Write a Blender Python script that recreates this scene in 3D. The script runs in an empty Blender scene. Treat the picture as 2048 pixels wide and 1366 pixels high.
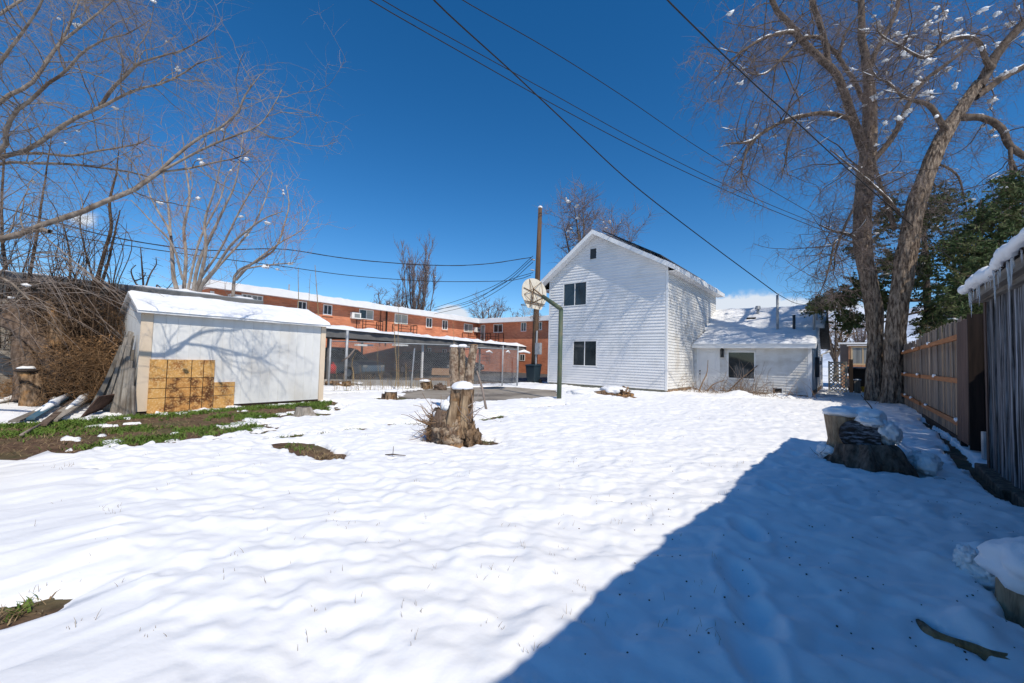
import bpy, math, random
import numpy as np
from mathutils import Matrix, Vector
random.seed(7); rng = np.random.default_rng(7)
scene = bpy.context.scene
COL = scene.collection
# ---------------------------------------------------------------- camera
F = 807.0; H = 1.3                      # focal length in photo pixels, eye height in metres
_n = lambda v: v / np.linalg.norm(v)
_Y = _n(np.array([676., -53., -F])); _X = np.array([964., 10., F]); _X = _n(_X - _Y * _X.dot(_Y)); _Z = np.cross(_X, _Y)
M = np.array([_X, _Y, _Z]); EYE = np.array([0, 0, H])
cam = bpy.data.cameras.new('camera'); cam_o = bpy.data.objects.new('camera', cam); COL.objects.link(cam_o)
cam.sensor_width = 36; cam.lens = F / 2048 * 36; cam.clip_end = 20000; cam.clip_start = 0.05
mw = Matrix([list(M[0]) + [0], list(M[1]) + [0], list(M[2]) + [H], [0, 0, 0, 1]]); cam_o.matrix_world = mw
scene.camera = cam_o
# ---------------------------------------------------------------- sun + sky
SUN_L = Vector((-0.83, 0.33, -1.0)).normalized()      # direction the light travels
sun = bpy.data.lights.new('sun', 'SUN'); sun_o = bpy.data.objects.new('sun', sun); COL.objects.link(sun_o)
sun.energy = 4.15; sun.angle = math.radians(0.55); sun.color = (1.0, 0.92, 0.79)
sun_o.rotation_euler = SUN_L.to_track_quat('-Z', 'Y').to_euler()
s_el = math.asin(-SUN_L.z); s_az = math.atan2(-SUN_L.x, -SUN_L.y)
world = bpy.data.worlds.new('World'); scene.world = world; world.use_nodes = True
wn, wl = world.node_tree.nodes, world.node_tree.links
for n in list(wn): wn.remove(n)
sky = wn.new('ShaderNodeTexSky'); sky.sky_type = 'NISHITA'; sky.sun_disc = False
sky.sun_elevation = s_el; sky.sun_rotation = s_az; sky.air_density = 1.0; sky.dust_density = 0.35; sky.ozone_density = 3.2; sky.altitude = 1400
hsv = wn.new('ShaderNodeHueSaturation'); hsv.inputs['Saturation'].default_value = 1.33; hsv.inputs['Hue'].default_value = 0.5
wl.new(sky.outputs[0], hsv.inputs['Color'])
def pdir(px, py): return _n(M @ np.array([px - 1024, 683 - py, -F]))
tc = wn.new('ShaderNodeTexCoord'); prev = None
for (px, py, rad, sz) in ((1465, 622, .05, 1.25), (1515, 626, .055, 1.3), (1580, 628, .045, 1.2), (905, 632, .035, 1.2), (870, 640, .03, 1), (800, 625, .03, .8), (1700, 640, .05, 1.1), (1660, 645, .05, 1.1), (165, 438, .024, .55), (1060, 650, .03, .7)):
    d = pdir(px, py)
    sub = wn.new('ShaderNodeVectorMath'); sub.operation = 'SUBTRACT'; wl.new(tc.outputs['Generated'], sub.inputs[0]); sub.inputs[1].default_value = tuple(d)
    mul = wn.new('ShaderNodeVectorMath'); mul.operation = 'MULTIPLY'; wl.new(sub.outputs[0], mul.inputs[0]); mul.inputs[1].default_value = (1, 1, 1.5)
    ln = wn.new('ShaderNodeVectorMath'); ln.operation = 'LENGTH'; wl.new(mul.outputs[0], ln.inputs[0])
    mr = wn.new('ShaderNodeMapRange'); mr.inputs['From Min'].default_value = rad * 1.5; mr.inputs['From Max'].default_value = 0
    mr.inputs['To Min'].default_value = 0; mr.inputs['To Max'].default_value = sz; wl.new(ln.outputs['Value'], mr.inputs['Value'])
    if prev is None: prev = mr.outputs[0]
    else:
        mx = wn.new('ShaderNodeMath'); mx.operation = 'MAXIMUM'; wl.new(prev, mx.inputs[0]); wl.new(mr.outputs[0], mx.inputs[1]); prev = mx.outputs[0]
cn = wn.new('ShaderNodeTexNoise'); cn.inputs['Scale'].default_value = 16; cn.inputs['Detail'].default_value = 8; cn.inputs['Roughness'].default_value = .6
wl.new(tc.outputs['Generated'], cn.inputs['Vector'])
ma = wn.new('ShaderNodeMath'); ma.operation = 'MULTIPLY_ADD'; wl.new(cn.outputs['Fac'], ma.inputs[0]); ma.inputs[1].default_value = 1.7; ma.inputs[2].default_value = -0.95
ad = wn.new('ShaderNodeMath'); ad.operation = 'ADD'; wl.new(prev, ad.inputs[0]); wl.new(ma.outputs[0], ad.inputs[1])
cr = wn.new('ShaderNodeMapRange'); cr.interpolation_type = 'SMOOTHSTEP'; cr.inputs['From Min'].default_value = .08; cr.inputs['From Max'].default_value = .42; wl.new(ad.outputs[0], cr.inputs['Value'])
cmul = wn.new('ShaderNodeMath'); cmul.operation = 'MULTIPLY'; wl.new(cr.outputs[0], cmul.inputs[0]); wl.new(prev, cmul.inputs[1])
cm2 = wn.new('ShaderNodeMath'); cm2.operation = 'MULTIPLY'; cm2.use_clamp = True; wl.new(cmul.outputs[0], cm2.inputs[0]); cm2.inputs[1].default_value = 2.2
mixw = wn.new('ShaderNodeMix'); mixw.data_type = 'RGBA'; wl.new(cm2.outputs[0], mixw.inputs['Factor']); wl.new(hsv.outputs[0], mixw.inputs['A']); mixw.inputs['B'].default_value = (5.2, 5.7, 6.4, 1)
bg = wn.new('ShaderNodeBackground'); bg.inputs['Strength'].default_value = 0.14; wl.new(mixw.outputs['Result'], bg.inputs['Color'])
wo = wn.new('ShaderNodeOutputWorld'); wl.new(bg.outputs[0], wo.inputs['Surface'])
scene.view_settings.view_transform = 'Standard'; scene.view_settings.look = 'None'; scene.view_settings.gamma = 1
scene.view_settings.use_curve_mapping = False; scene.view_settings.exposure = 0.0
scene.render.engine = 'CYCLES'; scene.cycles.max_bounces = 6; scene.cycles.transparent_max_bounces = 8
# ---------------------------------------------------------------- photo measurement helpers (pixel + known plane -> point)
def ray(px, py): return M @ np.array([px - 1024, 683 - py, -F])
def G(px, py, z=0.): d = ray(px, py); return EYE + d * ((z - H) / d[2])
def VX(px, py, x): d = ray(px, py); return EYE + d * (x / d[0])
def VY(px, py, y): d = ray(px, py); return EYE + d * (y / d[1])
def PD(px, py, depth): return EYE + ray(px, py) / F * depth
def ONP(px, py, p0, n): d = ray(px, py); return EYE + d * (np.dot(np.array(p0) - EYE, n) / np.dot(d, n))
# ---------------------------------------------------------------- numpy noise
def _hash(ix, iy, iz, s):
    h = (ix.astype(np.int64) * 374761393 + iy.astype(np.int64) * 668265263 + iz.astype(np.int64) * 2147483647 + s * 974634777) & 0xffffffff
    h = ((h ^ (h >> 13)) * 1274126177) & 0xffffffff
    return ((h ^ (h >> 16)) & 0xffff) / 65535.0
def noise(x, y, z=0., s=0):
    x, y, z = np.broadcast_arrays(np.asarray(x, float), np.asarray(y, float), np.asarray(z, float))
    ix, iy, iz = np.floor(x), np.floor(y), np.floor(z); fx, fy, fz = x - ix, y - iy, z - iz
    fx, fy, fz = [f * f * f * (f * (f * 6 - 15) + 10) for f in (fx, fy, fz)]
    r = 0
    for dz in (0, 1):
        for dy in (0, 1):
            for dx in (0, 1):
                r = r + _hash(ix + dx, iy + dy, iz + dz, s) * (fx if dx else 1 - fx) * (fy if dy else 1 - fy) * (fz if dz else 1 - fz)
    return r * 2 - 1
def fbm(x, y, z=0., o=4, s=0, g=.5):
    r, a = 0, 1.
    for i in range(o): r = r + a * noise(np.asarray(x) * 2 ** i, np.asarray(y) * 2 ** i, np.asarray(z) * 2 ** i, s + i); a *= g
    return r
# ---------------------------------------------------------------- mesh helpers
class MB:
    def __init__(s): s.v = []; s.f = []
    def quad(s, *p):
        b = len(s.v); s.v += [tuple(map(float, q)) for q in p]; s.f.append(tuple(range(b, b + len(p))))
    def hexa(s, c):          # 8 corners: bottom 4 ccw, top 4 ccw
        b = len(s.v); s.v += [tuple(map(float, q)) for q in c]
        for f in ((3, 2, 1, 0), (4, 5, 6, 7), (0, 1, 5, 4), (1, 2, 6, 5), (2, 3, 7, 6), (3, 0, 4, 7)): s.f.append(tuple(b + i for i in f))
        return s
    def box(s, a, b):
        x0, y0, z0 = [min(a[i], b[i]) for i in range(3)]; x1, y1, z1 = [max(a[i], b[i]) for i in range(3)]
        return s.hexa([(x0, y0, z0), (x1, y0, z0), (x1, y1, z0), (x0, y1, z0), (x0, y0, z1), (x1, y0, z1), (x1, y1, z1), (x0, y1, z1)])
    def obox(s, o, u, v, w, a, b, c):   # origin, three axes, three (min,max) ranges
        o, u, v, w = map(np.array, (o, u, v, w))
        P = lambda i, j, k: o + u * a[i] + v * b[j] + w * c[k]
        return s.hexa([P(0, 0, 0), P(1, 0, 0), P(1, 1, 0), P(0, 1, 0), P(0, 0, 1), P(1, 0, 1), P(1, 1, 1), P(0, 1, 1)])
    def beam(s, p, q, w, h, up=(0, 0, 1)):
        p, q = np.array(p, float), np.array(q, float); d = q - p; L = np.linalg.norm(d); d = d / L
        r = np.cross(d, up); r = _n(r) if np.linalg.norm(r) > 1e-6 else np.array([1., 0, 0]); t = np.cross(r, d)
        return s.obox(p, d, r, t, (0, L), (-w / 2, w / 2), (-h / 2, h / 2))
    def tube(s, pts, rad, n=8, cap=True):
        v, f = tube_arrays(np.array([pts], float), np.array([rad if hasattr(rad, '__len__') else [rad] * len(pts)], float), n)
        b = len(s.v); s.v += [tuple(q) for q in v.tolist()]; s.f += [tuple(b + i for i in q) for q in f.tolist()]
        if cap: s.f.append(tuple(b + i for i in range(n))[::-1]); s.f.append(tuple(b + (len(pts) - 1) * n + i for i in range(n)))
        return s
    def add(s, v, f):
        b = len(s.v); s.v += [tuple(map(float, q)) for q in v]; s.f += [tuple(b + int(i) for i in q) for q in f]; return s
    def blob(s, c, r, nz=.15, fr=2., seg=12, rings=8, seed=0, flat=0.):
        c = np.array(c, float); r = np.array(r if hasattr(r, '__len__') else (r, r, r), float)
        vs = []; fs = []
        th = np.linspace(0, np.pi, rings + 1); ph = np.linspace(0, 2 * np.pi, seg, endpoint=False)
        T, Pp = np.meshgrid(th, ph, indexing='ij')
        d = np.stack([np.sin(T) * np.cos(Pp), np.sin(T) * np.sin(Pp), np.cos(T)], -1)
        k = 1 + nz * fbm(d[..., 0] * fr + seed * 7.1, d[..., 1] * fr + c[0], d[..., 2] * fr + c[1], 3, seed)
        if flat: d[..., 2] = np.maximum(d[..., 2], -flat)
        P = c + d * k[..., None] * r
        b = len(s.v); s.v += [tuple(q) for q in P.reshape(-1, 3).tolist()]
        for i in range(rings):
            for j in range(seg):
                j2 = (j + 1) % seg
                s.f.append((b + i * seg + j, b + (i + 1) * seg + j, b + (i + 1) * seg + j2, b + i * seg + j2))
        return s
def tube_arrays(P, R, n):
    Mn, K, _ = P.shape
    T = np.empty_like(P); T[:, 1:-1] = P[:, 2:] - P[:, :-2]; T[:, 0] = P[:, 1] - P[:, 0]; T[:, -1] = P[:, -1] - P[:, -2]
    T /= np.maximum(np.linalg.norm(T, axis=2, keepdims=True), 1e-9)
    av = T.mean(1); ref = np.where(np.abs(av[:, 2:3]) > .8, np.array([[1., 0.1, 0]]), np.array([[0, 0.05, 1.]]))
    ref = np.repeat(ref[:, None], K, 1)
    U = np.cross(T, ref); U /= np.maximum(np.linalg.norm(U, axis=2, keepdims=True), 1e-9); V = np.cross(T, U)
    a = np.arange(n) * 2 * np.pi / n
    ring = U[:, :, None] * np.cos(a)[None, None, :, None] + V[:, :, None] * np.sin(a)[None, None, :, None]
    v = P[:, :, None] + ring * R[:, :, None, None]
    i = np.arange(Mn)[:, None, None]; k = np.arange(K - 1)[None, :, None]; j = np.arange(n)[None, None, :]; j2 = (j + 1) % n
    b = i * K * n + k * n
    f = np.stack([b + j, b + j2, b + n + j2, b + n + j], -1).reshape(-1, 4)
    return v.reshape(-1, 3), f
def mesh_np(name, v, f, smooth=True):
    me = bpy.data.meshes.new(name); v = np.ascontiguousarray(v, np.float32); f = np.ascontiguousarray(f, np.int32); k = f.shape[1]
    me.vertices.add(len(v)); me.vertices.foreach_set('co', v.ravel())
    me.loops.add(f.size); me.loops.foreach_set('vertex_index', f.ravel())
    me.polygons.add(len(f)); me.polygons.foreach_set('loop_start', np.arange(0, f.size, k, dtype=np.int32))
    me.polygons.foreach_set('use_smooth', np.full(len(f), smooth)); me.update(calc_edges=True); me.validate()
    return me
ORG = {}
def link(o, parent):
    COL.objects.link(o)
    if parent is not None: o.parent = parent
    return o
def root_org(p): return ORG.get(p.name, np.zeros(3)) if p is not None else np.zeros(3)
def thing(name, label, cat, loc=(0, 0, 0), group=None):
    o = bpy.data.objects.new(name, None); COL.objects.link(o); o.location = tuple(map(float, loc)); o.empty_display_size = .1
    o['label'] = label; o['category'] = cat
    if group: o['group'] = group
    ORG[o.name] = np.array(loc, float); return o
def obj(name, mb, mat, parent=None, smooth=False, kind=None, label=None, bevel=0):
    off = root_org(parent)
    if isinstance(mb, MB):
        me = bpy.data.meshes.new(name); v = np.array(mb.v) - off; me.from_pydata(v.tolist(), [], mb.f); me.validate()
        if smooth: me.polygons.foreach_set('use_smooth', [True] * len(me.polygons))
    else: me = mesh_np(name, mb[0] - off, mb[1], smooth)
    me.materials.append(mat)
    o = bpy.data.objects.new(name, me); link(o, parent)
    if parent is not None: ORG[o.name] = off
    if bevel:
        m = o.modifiers.new('bevel', 'BEVEL'); m.width = bevel; m.segments = 2; m.limit_method = 'ANGLE'
    if kind is None and parent is not None and name in ('twigs', 'suckers', 'canes', 'branches', 'vine_tangle', 'vine'): kind = 'stuff'
    if kind: o['kind'] = kind
    if label: o['label'] = label
    return o
def tag(o, label, cat, group=None, kind=None):
    o['label'] = label; o['category'] = cat
    if group: o['group'] = group
    if kind: o['kind'] = kind
    return o
def shared(name, me, loc, parent, rot=(0, 0, 0), scale=None):
    o = bpy.data.objects.new(name, me); link(o, parent); o.location = tuple(np.array(loc, float) - root_org(parent)); o.rotation_euler = rot
    if scale: o.scale = scale
    return o
# ---------------------------------------------------------------- materials
def mat(name, c1, c2=None, rough=.8, scale=(4, 4, 4), detail=5, bump=0., bscale=None, metal=0., spec=.3, contrast=(.35, .65), c3=None, c3scale=1.2, c3amt=.5, rnd=0., sheen=0):
    m = bpy.data.materials.new(name); m.use_nodes = True; nt = m.node_tree; N, L = nt.nodes, nt.links
    p = N['Principled BSDF']; p.inputs['Roughness'].default_value = rough; p.inputs['Metallic'].default_value = metal; p.inputs['Specular IOR Level'].default_value = spec
    c1 = tuple(c1) + (1,)
    if c2 is None and not bump and not c3: p.inputs['Base Color'].default_value = c1; return m
    t = N.new('ShaderNodeTexCoord'); mp = N.new('ShaderNodeMapping'); mp.inputs['Scale'].default_value = scale; L.new(t.outputs['Object'], mp.inputs['Vector'])
    vec = mp.outputs[0]
    if rnd:
        oi = N.new('ShaderNodeObjectInfo'); va = N.new('ShaderNodeVectorMath'); va.operation = 'ADD'
        sc = N.new('ShaderNodeVectorMath'); sc.operation = 'SCALE'; sc.inputs['Scale'].default_value = 37.
        cb = N.new('ShaderNodeCombineXYZ'); L.new(oi.outputs['Random'], cb.inputs[0]); L.new(oi.outputs['Random'], cb.inputs[1]); L.new(oi.outputs['Random'], cb.inputs[2])
        L.new(cb.outputs[0], sc.inputs[0]); L.new(vec, va.inputs[0]); L.new(sc.outputs[0], va.inputs[1]); vec = va.outputs[0]
    n = N.new('ShaderNodeTexNoise'); n.inputs['Scale'].default_value = 1; n.inputs['Detail'].default_value = detail; n.inputs['Roughness'].default_value = .62; L.new(vec, n.inputs['Vector'])
    col = None
    mr = N.new('ShaderNodeMapRange'); mr.inputs['From Min'].default_value = contrast[0]; mr.inputs['From Max'].default_value = contrast[1]; L.new(n.outputs['Fac'], mr.inputs['Value'])
    mx = N.new('ShaderNodeMix'); mx.data_type = 'RGBA'; mx.inputs['A'].default_value = c1; mx.inputs['B'].default_value = tuple(c2 or c1[:3]) + (1,); L.new(mr.outputs[0], mx.inputs['Factor']); col = mx.outputs['Result']
    if c3:
        n3 = N.new('ShaderNodeTexNoise'); n3.inputs['Scale'].default_value = c3scale; n3.inputs['Detail'].default_value = 6; L.new(t.outputs['Object'], n3.inputs['Vector'])
        m3 = N.new('ShaderNodeMapRange'); m3.inputs['From Min'].default_value = .5; m3.inputs['From Max'].default_value = .68; m3.inputs['To Max'].default_value = c3amt; L.new(n3.outputs['Fac'], m3.inputs['Value'])
        x3 = N.new('ShaderNodeMix'); x3.data_type = 'RGBA'; L.new(m3.outputs[0], x3.inputs['Factor']); L.new(col, x3.inputs['A']); x3.inputs['B'].default_value = tuple(c3) + (1,); col = x3.outputs['Result']
    if rnd:
        hs = N.new('ShaderNodeHueSaturation'); mm = N.new('ShaderNodeMapRange'); mm.inputs['To Min'].default_value = 1 - rnd; mm.inputs['To Max'].default_value = 1 + rnd
        L.new(oi.outputs['Random'], mm.inputs['Value']); L.new(mm.outputs[0], hs.inputs['Value']); L.new(col, hs.inputs['Color']); col = hs.outputs[0]
    L.new(col, p.inputs['Base Color'])
    if bump:
        b = N.new('ShaderNodeBump'); b.inputs['Strength'].default_value = min(1, bump * 20); b.inputs['Distance'].default_value = bump
        if bscale:
            mp2 = N.new('ShaderNodeMapping'); mp2.inputs['Scale'].default_value = bscale; L.new(t.outputs['Object'], mp2.inputs['Vector'])
            n2 = N.new('ShaderNodeTexNoise'); n2.inputs['Scale'].default_value = 1; n2.inputs['Detail'].default_value = 6; L.new(mp2.outputs[0], n2.inputs['Vector']); L.new(n2.outputs['Fac'], b.inputs['Height'])
        else: L.new(n.outputs['Fac'], b.inputs['Height'])
        L.new(b.outputs[0], p.inputs['Normal'])
    return m
MT = {}
MT['snow'] = mat('snow', (.87, .874, .88), (.82, .825, .84), .75, (2, 2, 2), 6, .014, (19, 19, 19), spec=.25)
MT['roof_snow'] = mat('roof_snow', (.86, .866, .875), (.79, .80, .82), .75, (3, 3, 3), 6, .02, (9, 9, 9), spec=.25)
MT['ice'] = mat('ice', (.75, .8, .86), None, .12, spec=.6); MT['ice'].node_tree.nodes['Principled BSDF'].inputs['Transmission Weight'].default_value = .6
MT['dirt'] = mat('dirt', (.06, .034, .02), (.17, .105, .065), .95, (9, 9, 9), 8, .03, (30, 30, 30), c3=(.07, .09, .03), c3scale=1.5, c3amt=.6)
MT['far_ground'] = mat('far_ground', (.8, .82, .84), (.12, .09, .06), .95, (.25, .25, .25), 8, contrast=(.55, .68))
MT['asphalt'] = mat('asphalt', (.06, .06, .062), (.1, .1, .1), .8, (3, 3, 3), 8, .005, (60, 60, 60))
MT['concrete'] = mat('concrete', (.26, .225, .18), (.36, .32, .27), .75, (1.3, 1.3, 1.3), 8, .004, (50, 50, 50), c3=(.10, .085, .07), c3scale=.7, c3amt=.85)
MT['conc_wall'] = mat('conc_wall', (.3, .28, .26), (.42, .40, .37), .9, (3, 3, 3), 8, .006, (40, 40, 40))
MT['vinyl'] = mat('vinyl', (.73, .73, .735), (.79, .785, .78), .45, (1.5, 1.5, 1.5), 4, c3=(.60, .60, .58), c3scale=1.3, c3amt=.4, rnd=.02)
MT['vinyl_old'] = mat('vinyl_old', (.74, .74, .73), (.64, .63, .60), .6, (2, 2, 2), 6, c3=(.45, .40, .33), c3scale=1.8, c3amt=.45, rnd=.03)
MT['trim'] = mat('trim', (.79, .79, .785), (.73, .73, .725), .45, (2, 2, 2), 4)
MT['shed_white'] = mat('shed_white', (.74, .74, .72), (.67, .67, .65), .65, (3, 3, 1.2), 6, .002, (60, 60, 4), c3=(.52, .48, .42), c3scale=1.6, c3amt=.4, rnd=.015)
MT['shed_tan'] = mat('shed_tan', (.64, .52, .38), (.70, .58, .45), .7, (4, 4, 1), 5, rnd=.02)
MT['foundation'] = mat('foundation', (.16, .16, .12), (.28, .26, .2), .95, (5, 5, 5), 7, .01)
MT['stone'] = mat('stone', (.2, .13, .08), (.34, .25, .17), .95, (8, 8, 8), 7, .02, rnd=.2)
MT['glass'] = mat('glass', (.012, .018, .022), (.04, .05, .055), .05, (.8, .8, .8), 3, spec=.7)
MT['glass_grey'] = mat('glass_grey', (.16, .17, .17), (.28, .29, .28), .2, (7, 7, .3), 3, spec=.5)
MT['blind'] = mat('blind', (.42, .42, .36), (.30, .31, .28), .5, (1, 1, 9), 3, spec=.5)
MT['white_metal'] = mat('white_metal', (.8, .79, .76), (.7, .69, .66), .5, (3, 3, 3), 4)
MT['dark_grey'] = mat('dark_grey', (.035, .045, .055), None, .5)
MT['black'] = mat('black', (.012, .012, .013), None, .55)
MT['black_iron'] = mat('black_iron', (.02, .016, .015), None, .6, metal=.3)
MT['galv'] = mat('galv', (.42, .44, .46), (.30, .32, .34), .5, (6, 6, 6), 5, metal=.3, spec=.5)
MT['galv_dull'] = mat('galv_dull', (.30, .31, .33), (.42, .43, .44), .6, (6, 6, 6), 5, metal=.25)
MT['fascia_grey'] = mat('fascia_grey', (.13, .13, .13), (.17, .17, .17), .7, (3, 3, 3), 5)
MT['osb'] = mat('osb', (.64, .35, .11), (.26, .10, .03), .75, (3.5, 3.5, 5), 12, .003, (45, 45, 45), contrast=(.48, .66), c3=(.76, .54, .27), c3scale=30., c3amt=.8)
MT['osb_dark'] = mat('osb_dark', (.55, .27, .08), (.13, .05, .018), .75, (4.5, 4.5, 6), 12, .003, (45, 45, 45), contrast=(.42, .58), c3=(.70, .46, .2), c3scale=30., c3amt=.7)
MT['wood_grey'] = mat('wood_grey', (.19, .165, .14), (.34, .31, .27), .9, (22, 22, 1.6), 6, .004, (60, 60, 3), rnd=.28, c3=(.10, .075, .055), c3scale=2.5, c3amt=.6)
MT['wood_fence'] = mat('wood_fence', (.13, .10, .082), (.24, .195, .158), .9, (26, 26, 1.5), 6, .004, (70, 70, 3), rnd=.25, c3=(.13, .085, .06), c3scale=2.0, c3amt=.7)
MT['wood_rail'] = mat('wood_rail', (.42, .17, .06), (.30, .12, .045), .8, (20, 2, 20), 6, .003, (60, 3, 60))
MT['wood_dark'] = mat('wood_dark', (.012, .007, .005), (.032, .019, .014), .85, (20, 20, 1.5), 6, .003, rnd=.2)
MT['wood_redbrown'] = mat('wood_redbrown', (.06, .034, .026), (.125, .075, .058), .85, (22, 22, 1.4), 6, .004, rnd=.2)
MT['wood_barn'] = mat('wood_barn', (.035, .033, .035), (.30, .305, .33), .85, (34, 34, 1.3), 9, .01, (45, 45, 2), contrast=(.46, .62), rnd=.25)
MT['wood_beam'] = mat('wood_beam', (.10, .085, .07), (.22, .20, .18), .9, (14, 1.5, 14), 6, .008, (30, 3, 30))
MT['pole_wood'] = mat('pole_wood', (.07, .042, .026), (.15, .09, .055), .9, (14, 14, 1), 6, .006)
MT['blue_wood'] = mat('blue_wood', (.03, .12, .20), (.10, .15, .18), .8, (12, 12, 2), 5)
MT['bark_big'] = mat('bark_big', (.075, .053, .04), (.37, .29, .22), .95, (15, 15, 3.6), 9, .06, (19, 19, 4.5), contrast=(.40, .62), spec=.15)
MT['bark_limb'] = mat('bark_limb', (.065, .047, .036), (.18, .14, .11), .95, (10, 10, 5), 8, .012, (20, 20, 8), spec=.15)
MT['twig_big'] = mat('twig_big', (.13, .095, .082), (.26, .21, .19), .9, (2, 2, 2), 3, spec=.2)
MT['bark_left'] = mat('bark_left', (.13, .10, .078), (.33, .28, .235), .9, (9, 9, 9), 7, .006, (30, 30, 30), c3=(.07, .042, .028), c3scale=1.6, c3amt=.85, spec=.2)
MT['twig_left'] = mat('twig_left', (.20, .155, .13), (.32, .27, .24), .85, (3, 3, 3), 3, spec=.2)
MT['bark_pale'] = mat('bark_pale', (.22, .18, .15), (.38, .34, .30), .9, (7, 7, 4), 6, .005, c3=(.16, .12, .09), c3scale=2., c3amt=.6, spec=.2)
MT['twig_red'] = mat('twig_red', (.34, .15, .10), (.42, .30, .25), .85, (3, 3, 3), 3, spec=.2)
MT['bark_dark'] = mat('bark_dark', (.045, .028, .018), (.13, .085, .055), .95, (8, 8, 4), 7, .02, (14, 14, 6))
MT['twig_brown'] = mat('twig_brown', (.16, .10, .06), (.30, .20, .125), .9, (4, 4, 4), 4)
MT['vine'] = mat('vine', (.12, .066, .032), (.30, .18, .09), .9, (5, 5, 5), 4)
MT['leaf_dead'] = mat('leaf_dead', (.22, .115, .05), (.36, .21, .10), .9, (5, 5, 5), 4)
MT['twig_far'] = mat('twig_far', (.16, .12, .115), (.24, .195, .19), .9, (1, 1, 1), 3)
MT['log_bark'] = mat('log_bark', (.055, .032, .018), (.30, .205, .13), .95, (14, 14, 6), 9, .05, (22, 22, 9), contrast=(.38,.62), c3=(.42, .22, .08), c3scale=4.5, c3amt=.7)
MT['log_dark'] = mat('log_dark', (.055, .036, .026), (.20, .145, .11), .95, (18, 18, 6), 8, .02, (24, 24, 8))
MT['log_pale'] = mat('log_pale', (.15, .10, .06), (.42, .31, .20), .9, (20, 20, 3), 7, .012, (30, 30, 5), c3=(.10, .06, .035), c3scale=6., c3amt=.6)
MT['birch'] = mat('birch', (.16, .10, .065), (.44, .35, .26), .9, (11, 11, 9), 9, .05, (26, 26, 14), contrast=(.38,.60), c3=(.07, .04, .025), c3scale=9., c3amt=.9)
MT['cut_wood'] = mat('cut_wood', (.32, .17, .07), (.50, .31, .14), .85, (6, 6, 20), 6, .004)
MT['cut_dark'] = mat('cut_dark', (.02, .015, .012), (.075, .055, .045), .8, (4, 30, 30), 7, .01)
MT['cut_frost'] = mat('cut_frost', (.022, .016, .012), (.22, .24, .28), .8, (12, 12, 38), 9, .012, contrast=(.46, .66), c3=(.06, .035, .022), c3scale=3., c3amt=.9)
MT['needle'] = mat('needle', (.035, .062, .018), (.075, .105, .035), .75, (1.7, 1.7, 1.7), 4, c3=(.14, .11, .045), c3scale=2., c3amt=.5)
MT['grass'] = mat('grass', (.065, .13, .018), (.14, .21, .035), .8, (5, 5, 5), 4)
MT['straw'] = mat('straw', (.38, .29, .16), (.25, .17, .09), .9, (9, 9, 9), 3)
MT['pole_green'] = mat('pole_green', (.05, .085, .06), (.11, .13, .08), .55, (7, 7, 2.5), 6, c3=(.20, .13, .06), c3scale=4., c3amt=.4)
MT['board_back'] = mat('board_back', (.74, .70, .60), (.66, .60, .50), .6, (3, 3, 3), 5, c3=(.45, .36, .25), c3scale=4., c3amt=.35)
MT['rust'] = mat('rust', (.16, .09, .05), (.24, .17, .10), .8, (20, 20, 20), 4)
MT['wire'] = mat('wire', (.015, .014, .014), None, .6)
MT['grey_stucco'] = mat('grey_stucco', (.16, .145, .135), (.19, .17, .16), .95, (2, 2, 2), 5)
MT['cedar'] = mat('cedar', (.42, .20, .10), (.50, .27, .15), .75, (12, 12, 2), 5)
MT['cedar_pale'] = mat('cedar_pale', (.52, .38, .22), (.6, .45, .27), .75, (12, 12, 2), 5)
MT['brown_trim'] = mat('brown_trim', (.07, .052, .042), None, .8)
MT['tar_roof'] = mat('tar_roof', (.07, .07, .07), (.12, .12, .12), .9, (8, 8, 8), 5)
MT['roof_metal'] = mat('roof_metal', (.22, .25, .28), (.32, .35, .38), .5, (3, 3, 3), 5)
MT['block'] = mat('block', (.23, .20, .17), (.36, .33, .29), .95, (5, 5, 5), 7, .01, rnd=.12)
MT['car_dark'] = mat('car_dark', (.02, .03, .045), None, .25, spec=.6)
MT['car_blue'] = mat('car_blue', (.05, .09, .13), None, .3, spec=.6)
MT['rubber'] = mat('rubber', (.012, .012, .012), None, .85)
MT['red'] = mat('red', (.55, .03, .02), (.45, .02, .02), .6, (9, 9, 9), 3)
MT['yellow'] = mat('yellow', (.75, .42, .02), None, .6)
MT['cardboard'] = mat('cardboard', (.30, .17, .09), (.38, .24, .14), .9, (4, 4, 4), 5)
MT['bin'] = mat('bin', (.02, .035, .045), None, .5)
MT['panel_solar'] = mat('panel_solar', (.008, .009, .014), None, .2, spec=.6)
MT['lattice'] = mat('lattice', (.55, .50, .40), (.66, .6, .5), .8, (5, 5, 5), 4)
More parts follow.
